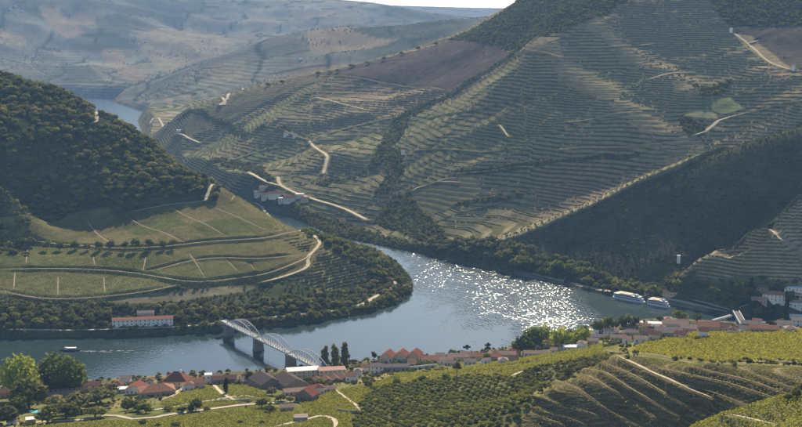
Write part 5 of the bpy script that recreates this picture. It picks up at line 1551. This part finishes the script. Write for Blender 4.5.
# ------------------------------------------------------------------ woods and scrub that read as one mass
def scatter(name, label, pts, sizes, src, seed=3):
    """one object: a cloud of foot points, each carrying one of the crowns src (mesh objects of real trees)"""
    n = len(pts)
    if n == 0:
        return
    rg = np.random.default_rng(seed)
    me = bpy.data.meshes.new(name)
    me.vertices.add(n); me.vertices.foreach_set('co', np.asarray(pts, np.float32).reshape(-1))
    a = me.attributes.new('size', 'FLOAT_VECTOR', 'POINT'); a.data.foreach_set('vector', np.asarray(sizes, np.float32).reshape(-1))
    a = me.attributes.new('turn', 'FLOAT_VECTOR', 'POINT'); rot = np.zeros((n, 3), np.float32); rot[:, 2] = rg.random(n) * 6.28; rot[:, :2] = (rg.random((n, 2)) - .5) * .3; a.data.foreach_set('vector', rot.reshape(-1))
    a = me.attributes.new('pick', 'INT', 'POINT'); a.data.foreach_set('value', rg.integers(0, len(src), n).astype(np.int32))
    o = link(name, me); tag(o, label, None, None, 'stuff')
    ng = bpy.data.node_groups.new(name, 'GeometryNodeTree')
    ng.interface.new_socket('Geometry', in_out='INPUT', socket_type='NodeSocketGeometry'); ng.interface.new_socket('Geometry', in_out='OUTPUT', socket_type='NodeSocketGeometry')
    gi = ng.nodes.new('NodeGroupInput'); go = ng.nodes.new('NodeGroupOutput'); jn = ng.nodes.new('GeometryNodeJoinGeometry')

    def named(nm, t):
        q = ng.nodes.new('GeometryNodeInputNamedAttribute'); q.data_type = t; q.inputs['Name'].default_value = nm
        return q.outputs[0]
    pk = named('pick', 'INT'); sz = named('size', 'FLOAT_VECTOR'); tn = named('turn', 'FLOAT_VECTOR')
    for k, so in enumerate(src):
        oi = ng.nodes.new('GeometryNodeObjectInfo'); oi.inputs['Object'].default_value = so; oi.transform_space = 'ORIGINAL'; oi.inputs['As Instance'].default_value = True
        cp = ng.nodes.new('FunctionNodeCompare'); cp.data_type = 'INT'; cp.operation = 'EQUAL'
        ng.links.new(pk, [q for q in cp.inputs if q.type == 'INT'][0]); [q for q in cp.inputs if q.type == 'INT'][1].default_value = k
        ip = ng.nodes.new('GeometryNodeInstanceOnPoints')
        ng.links.new(gi.outputs[0], ip.inputs['Points']); ng.links.new(cp.outputs[0], ip.inputs['Selection']); ng.links.new(oi.outputs['Geometry'], ip.inputs['Instance'])
        ng.links.new(tn, ip.inputs['Rotation']); ng.links.new(sz, ip.inputs['Scale']); ng.links.new(ip.outputs[0], jn.inputs[0])
    ng.links.new(jn.outputs[0], go.inputs[0])
    md = o.modifiers.new('scatter', 'NODES'); md.node_group = ng
    return o


def crown_src(kind, n=4):
    """crown objects of trees that stand in the scene"""
    out = []; seen = set()
    for o in bpy.data.objects:
        if o.name.split('.')[0] == 'crown' and o.data in CR[kind] and o.data.name not in seen:
            out.append(o); seen.add(o.data.name)
    return out[:n]


SRC_D, SRC_O, SRC_M = crown_src('dark'), crown_src('olive'), crown_src('mid')


def mass(name, label, mask, step, hmin, hmax, x0, x1, y0, y1, src, seed, wid=(0.95, 1.4), sink=0.12):
    gx, gy = cells(mask, step, x0, x1, y0, y1, 0.45, seed)
    rg = np.random.default_rng(seed)
    h = hmin + (hmax - hmin) * rg.random(len(gx)) ** 2.0
    w = h * (wid[0] + (wid[1] - wid[0]) * rg.random(len(gx)))
    z = hf(gx, gy) - h * sink
    print(name, len(gx))
    return scatter(name, label, np.stack([gx, gy, z], -1), np.stack([w, w, h], -1), src, seed)


clear = TRD > 2.5
if len(ORC) > 300:
    q_ = np.array(ORC[300:])
    scatter('orchard_rows', 'farther rows of clipped trees at the top of the near orchard', np.stack([q_[:, 1], q_[:, 2], hf(q_[:, 1], q_[:, 2]) - 0.1], -1), np.stack([q_[:, 5] * 1.3, q_[:, 5] * 1.3, q_[:, 5]], -1), crown_src('orchard', 5), 21)
mass('woodland', 'dark green woodland covering the hill at the left', LEFT & ~mP & FOREST & (D >= 1500) & (RS > 25) & clear & (n1 > -0.42), 5.8, 2.4, 12.5, -1000, 60, 1480, 2250, SRC_D + SRC_O * 2 + SRC_M, 11)
mass('corner_wood', 'bushes on the rise at the left end of the promontory', LEFT & (U < ray(30, 200)[0]) & (D > 1535) & (D < 1720) & (n3 > -0.3), 6.0, 2.5, 8.0, -640, -300, 1450, 1700, SRC_D + SRC_O, 28)
mass('bank_thicket', 'dense dark thicket filling the bank below the promontory', LEFT & ~mP & FOREST & (D < 1640) & (RS > 2) & clear & ((X < -150) | (RS < 30)), 6.0, 2.0, 5.0, -620, 80, 1240, 1660, SRC_D + SRC_O[:2], 12)
mass('gully_scrub', 'dark scrub filling the gullies and woods of the terraced hillside', FOREST & FAR & ~mD & ~DIST & (RS > 6) & clear, 5.8, 2.2, 7.0, -1100, 1500, 1600, 3900, SRC_D + SRC_O[:1], 13)
mass('ridge_scrub', 'dark scrub on the shaded ridge at the right', mD & (n1 > -0.35) & (RS > 14), 5.0, 1.0, 3.8, -100, 800, 1400, 1850, SRC_D, 14)
mass('hedge_scrub', 'small bushes dotted along terraces of the far hillside', mF & ~mD & ~mE & ~FOREST & (n1 > 0.38) & (RS > 20) & clear, 13.0, 1.5, 4.2, -1100, 1300, 1650, 3300, SRC_D[:2], 15)
mass('valley_scrub', 'trees and bushes round the village on the far right bank', mV & (RS > 8) & clear & (n1 > -0.15), 8.5, 3.0, 8.0, 100, 800, 1320, 1560, SRC_D + SRC_M[:2], 16)
mass('promontory_scrub', 'scattered shrubs on the terraces at the tip of the promontory', LEFT & (X > -140) & (D > 1380) & (D < 1640) & (RS > 8) & ~mP & clear, 7.5, 2.0, 4.6, -150, 60, 1360, 1660, SRC_O + SRC_D[:1], 17)
mass('ridge_olives', 'lit olive bushes along the crest of the shaded ridge', mF & ~mD & (D > 1500) & (seg_dist(X, Y, resample(drape([(820, 110), (760, 131), (700, 151), (640, 177), (560, 214), (500, 237), (470, 246)], 1500), 20))[0] < 22), 7.0, 1.5, 3.0, -50, 700, 1600, 1900, SRC_O, 18)
mass('near_scrub', 'bushes and small trees dotted over the near slope', NEAR & (RS > 70) & (D > 690) & clear & ~(M_YEL | M_MID | M_LFT | M_KNO | M_KN2 | M_CEN | M_DRK | M_ORC | M_SPR) & (n1 + 0.6 * n3 > 0.08), 6.0, 1.2, 4.5, -480, 330, 690, 1250, SRC_D + SRC_O, 23)
mass('far_bushes', 'tiny trees dotted over the far hazy hills', DIST & (fbm(X, Y, 300, 4, 37) + 0.5 * n1 > 0.16) & (RS > 60) & (D < 6600), 26.0, 3, 7.5, -2800, 900, 4300, 6600, SRC_O[:2], 24)
mass('waterside_bushes', 'low bushes fringing the river banks', (RS > 0.3) & (RS < 13) & (D > 1240) & (D < 2100) & (TRD > 0.0) & ~((X > 270) & FAR) & ((FAR) | LEFT), 3.2, 1.6, 4.6, -560, 480, 1240, 2100, SRC_O + SRC_D[:2], 25)
mass('slope_thicket', 'tangle of bushes between the bright vineyard and the shaded near slope', M_TRI & ~M_MID & clear & (n3 > -0.25), 3.6, 1.2, 4.0, -60, 200, 700, 1000, SRC_D + SRC_O, 26)
mass('valley_gardens', 'dense garden trees in the side valley at the right', mV & (X > 290) & (RS > 6) & (TRD > 1.5) & (n3 > -0.2), 7.0, 2.5, 8.0, 280, 520, 1320, 1500, SRC_D + SRC_M[:2], 27)
mass('town_scrub', 'garden bushes and hedges between the town houses', NEAR & (RS > 5) & (RS < 80) & (D > 930) & clear & (n1 + 0.5 * n3 > -0.1), 6.5, 1.5, 6.0, -500, 520, 930, 1400, SRC_D[:2] + SRC_O[:2], 19)


# ------------------------------------------------------------------ vine rows of the near vineyards
def vines(name, label, mask, ang, spacing, along, hgt, wid, mat, seed, quads=9):
    rg = np.random.default_rng(seed)
    x0, x1, y0, y1 = X[mask].min(), X[mask].max(), Y[mask].min(), Y[mask].max()
    ca, sa = math.cos(ang), math.sin(ang); cx, cy = (x0 + x1) / 2, (y0 + y1) / 2; rad = math.hypot(x1 - x0, y1 - y0) / 2 + 5
    a, b = np.meshgrid(np.arange(-rad, rad, along), np.arange(-rad, rad, spacing))
    a = a + (rg.random(a.shape) - .5) * along; b = b + rg.normal(size=b.shape) * 0.12
    gx = (cx + a * ca - b * sa).ravel(); gy = (cy + a * sa + b * ca).ravel()
    t = np.arctan2(gx, gy); d = np.hypot(gx, gy)
    i = np.rint((t - TV[0]) / (TV[1] - TV[0])).astype(int); j = np.clip(np.searchsorted(DV, d), 0, NR - 1)
    ok = (i >= 0) & (i < NU); ok &= mask[j, np.clip(i, 0, NU - 1)] & (TRD[j, np.clip(i, 0, NU - 1)] > 0.8) & (d > 500) & (rg.random(len(gx)) > 0.06)
    gx, gy = gx[ok], gy[ok]; n = len(gx); gz = hf(gx, gy)
    if n == 0:
        return
    c0 = np.stack([gx, gy, gz], -1)[:, None]
    off = rg.normal(size=(n, quads, 3)) * np.array([1, 1, 0]) * 0.5
    al = off[..., 0:1] * along * 0.9 * np.array([ca, sa, 0]); ac = off[..., 1:2] * wid * 0.7 * np.array([-sa, ca, 0])
    up = (rg.random((n, quads, 1)) ** 0.7 * hgt * 0.9 + 0.15) * np.array([0, 0, 1]) * (0.75 + 0.5 * rg.random((n, 1, 1)))
    p = c0 + al + ac + up
    nm = rg.normal(size=(n, quads, 3)) * 0.7 + np.array([0, 0, 0.6]); nm /= np.linalg.norm(nm, axis=-1, keepdims=True)
    tt = np.cross(nm, rg.normal(size=(n, quads, 3))); tt /= np.linalg.norm(tt, axis=-1, keepdims=True) + 1e-9
    ww = np.cross(nm, tt); sz = wid * 0.42 * (0.6 + 0.8 * rg.random((n, quads, 1)))
    V = np.stack([p - tt * sz - ww * sz * .6, p + tt * sz * .4 - ww * sz, p + tt * sz + ww * sz * .5, p - tt * sz * .4 + ww * sz], 2).reshape(-1, 3)
    nf = len(V) // 4
    me = bpy.data.meshes.new(name); me.vertices.add(len(V)); me.vertices.foreach_set('co', V.astype(np.float32).reshape(-1))
    me.loops.add(nf * 4); me.polygons.add(nf); me.loops.foreach_set('vertex_index', np.arange(nf * 4, dtype=np.int32)); me.polygons.foreach_set('loop_start', np.arange(0, nf * 4, 4, dtype=np.int32))
    me.update(calc_edges=True)
    print(name, n, nf * 2)
    tag(link(name, me, ML[mat]), label, None, None, 'stuff')


def contour_vines(name, label, mask, phase, hgt, mat, seed, drop=0.07, jump=12.0):
    """hedges of vines that follow the terraces: one low ridge-shaped hedge per bench"""
    rg = np.random.default_rng(seed)
    P = PH - phase; fl = np.floor(P)
    up = (fl[1:] - fl[:-1] == 1) & mask[1:] & mask[:-1] & (TS[1:] > 0.35) & (TRD[1:] > 1.5)
    jj, ii = np.nonzero(up)
    nn = fl[jj + 1, ii]
    tt = (nn - P[jj, ii]) / (P[jj + 1, ii] - P[jj, ii])
    dd = DV[jj] + tt * (DV[jj + 1] - DV[jj]); zz = HF[jj, ii] * (1 - tt) + HF[jj + 1, ii] * tt
    hh = hgt * (0.7 + 0.6 * rg.random(len(jj)))
    th = TV[ii]
    book = {}
    for k in range(len(jj)):
        book.setdefault((ii[k], nn[k]), []).append(k)
    V = []; F = []; made = {}

    def pts(k):
        if k not in made:
            b = len(V)
            s_, c_ = math.sin(th[k]), math.cos(th[k])
            for dx, dz in ((-0.5, -0.25), (0.0, hh[k]), (0.5, -0.1)):
                V.append(((dd[k] + dx) * s_, (dd[k] + dx) * c_, zz[k] + dz))
            made[k] = b
        return made[k]
    keep = rg.random(len(jj)) > drop
    for k in range(len(jj)):
        if not keep[k]:
            continue
        best = None
        for q in book.get((ii[k] + 1, nn[k]), ()):
            e = abs(dd[q] - dd[k])
            if e < jump and (best is None or e < best[0]):
                best = (e, q)
        if best is None:
            continue
        a = pts(k); b = pts(best[1])
        F.append((a, b, b + 1, a + 1)); F.append((a + 1, b + 1, b + 2, a + 2))
    if not F:
        return
    me = bpy.data.meshes.new(name); me.from_pydata(V, [], F); me.update()
    print(name, len(F) * 2)
    tag(link(name, me, ML[mat]), label, None, None, 'stuff')


m_t = mF & ~mD & ~mE & ~FOREST & (D < 3000)
bare_ = hash2(np.floor(vo_x / 95), np.floor(vo_y / 120), 77) < 0.05
m_t &= ~bare_ & (SPUR < 0.8 + 0.6 * n1)
contour_vines('terrace_vines', 'dark vine hedges along the terraces of the large hillside', m_t, 0.10, 1.05, 'terrace', 61, 0.10)
contour_vines('terrace_vines', 'second line of vines on the wider terraces of the large hillside', m_t & (PER > 5.0) & (D < 2500), 0.45, 0.9, 'terrace', 62)
contour_vines('terrace_vines', 'vine hedges along the terraces of the sunlit spur', mE, 0.12, 1.3, 'terrace', 63)
contour_vines('terrace_vines', 'vine hedges on the small terraces at the promontory tip', LEFT & (TS > 0.35), 0.12, 1.1, 'terrace', 64)
UPP = poly([(-150, 226), (0, 219), (68, 214), (128, 213), (217, 200), (268, 210), (299, 231), (270, 238), (190, 243), (112, 248), (20, 241), (0, 249), (-150, 250)], 1200)
vines('vine_rows', 'vine rows on the upper fields of the promontory', mP & UPP & (TRD > 1.0), R(38), 3.1, 2.4, 1.3, 1.0, 'promontory', 71, 2)
vines('vine_rows', 'vine rows on the lower fields of the promontory', mP & ~UPP & (TRD > 1.0), R(-20), 3.1, 2.4, 1.3, 1.0, 'promontory', 72, 2)
vines('vine_rows', 'bright yellow-green vine rows on the shelf at the right', M_YEL, R(8), 2.9, 1.2, 1.5, 0.95, 'vine', 31)
vines('vine_rows', 'yellow-green vine rows between the town and the orchard', M_MID, R(12), 2.9, 1.2, 1.4, 0.9, 'vine', 32)
vines('vine_rows', 'green vine rows along the bottom left edge', M_LFT, R(6), 2.9, 1.1, 1.4, 0.9, 'vine2', 33)
vines('vine_rows', 'vine rows on the knoll below the slim white house', M_KNO, R(-30), 2.3, 1.1, 1.3, 0.85, 'vine2', 34)
vines('vine_rows', 'vine rows right of the cypress on the knoll', M_KN2, R(40), 2.3, 1.1, 1.3, 0.85, 'vine2', 35)
vines('vine_rows', 'vine rows below the sawtooth sheds', M_CEN | M_BND, R(25), 2.4, 1.2, 1.4, 0.9, 'vine', 36)
vines('vine_rows', 'vine rows on the lit spur at the bottom right corner', M_SPR & (D > 520), R(-20), 2.6, 1.3, 1.3, 0.8, 'vine2', 37)
vines('vine_rows', 'sparse dark vine rows on the shaded near slope', M_DRK, R(-24), 3.0, 1.5, 1.0, 0.6, 'vine2', 38, 5)

# ------------------------------------------------------------------ haze
def haze():
    m = bpy.data.materials.new('haze'); m.use_nodes = True
    nt = m.node_tree
    for n in list(nt.nodes):
        if n.type == 'BSDF_PRINCIPLED':
            nt.nodes.remove(n)
    v = nt.nodes.new('ShaderNodeVolumePrincipled')
    v.inputs['Color'].default_value = (0.32, 0.56, 1.0, 1)
    v.inputs['Density'].default_value = HAZE_DENS
    v.inputs['Anisotropy'].default_value = 0.0
    out = [n for n in nt.nodes if n.type == 'OUTPUT_MATERIAL'][0]
    nt.links.new(v.outputs[0], out.inputs['Volume'])
    bm = bmesh.new(); bmesh.ops.create_cube(bm, size=1)
    top = max(float(HF.max()), CAMZ) + 60
    for q in bm.verts:
        q.co = (q.co.x * 15600, q.co.y * 18800 + 9100, -8 if q.co.z < 0 else top)
    me = bpy.data.meshes.new('haze'); bm.to_mesh(me); bm.free()
    o = link('haze', me, m)
    tag(o, 'pale blue haze filling the valley air', None, None, 'stuff')


haze()
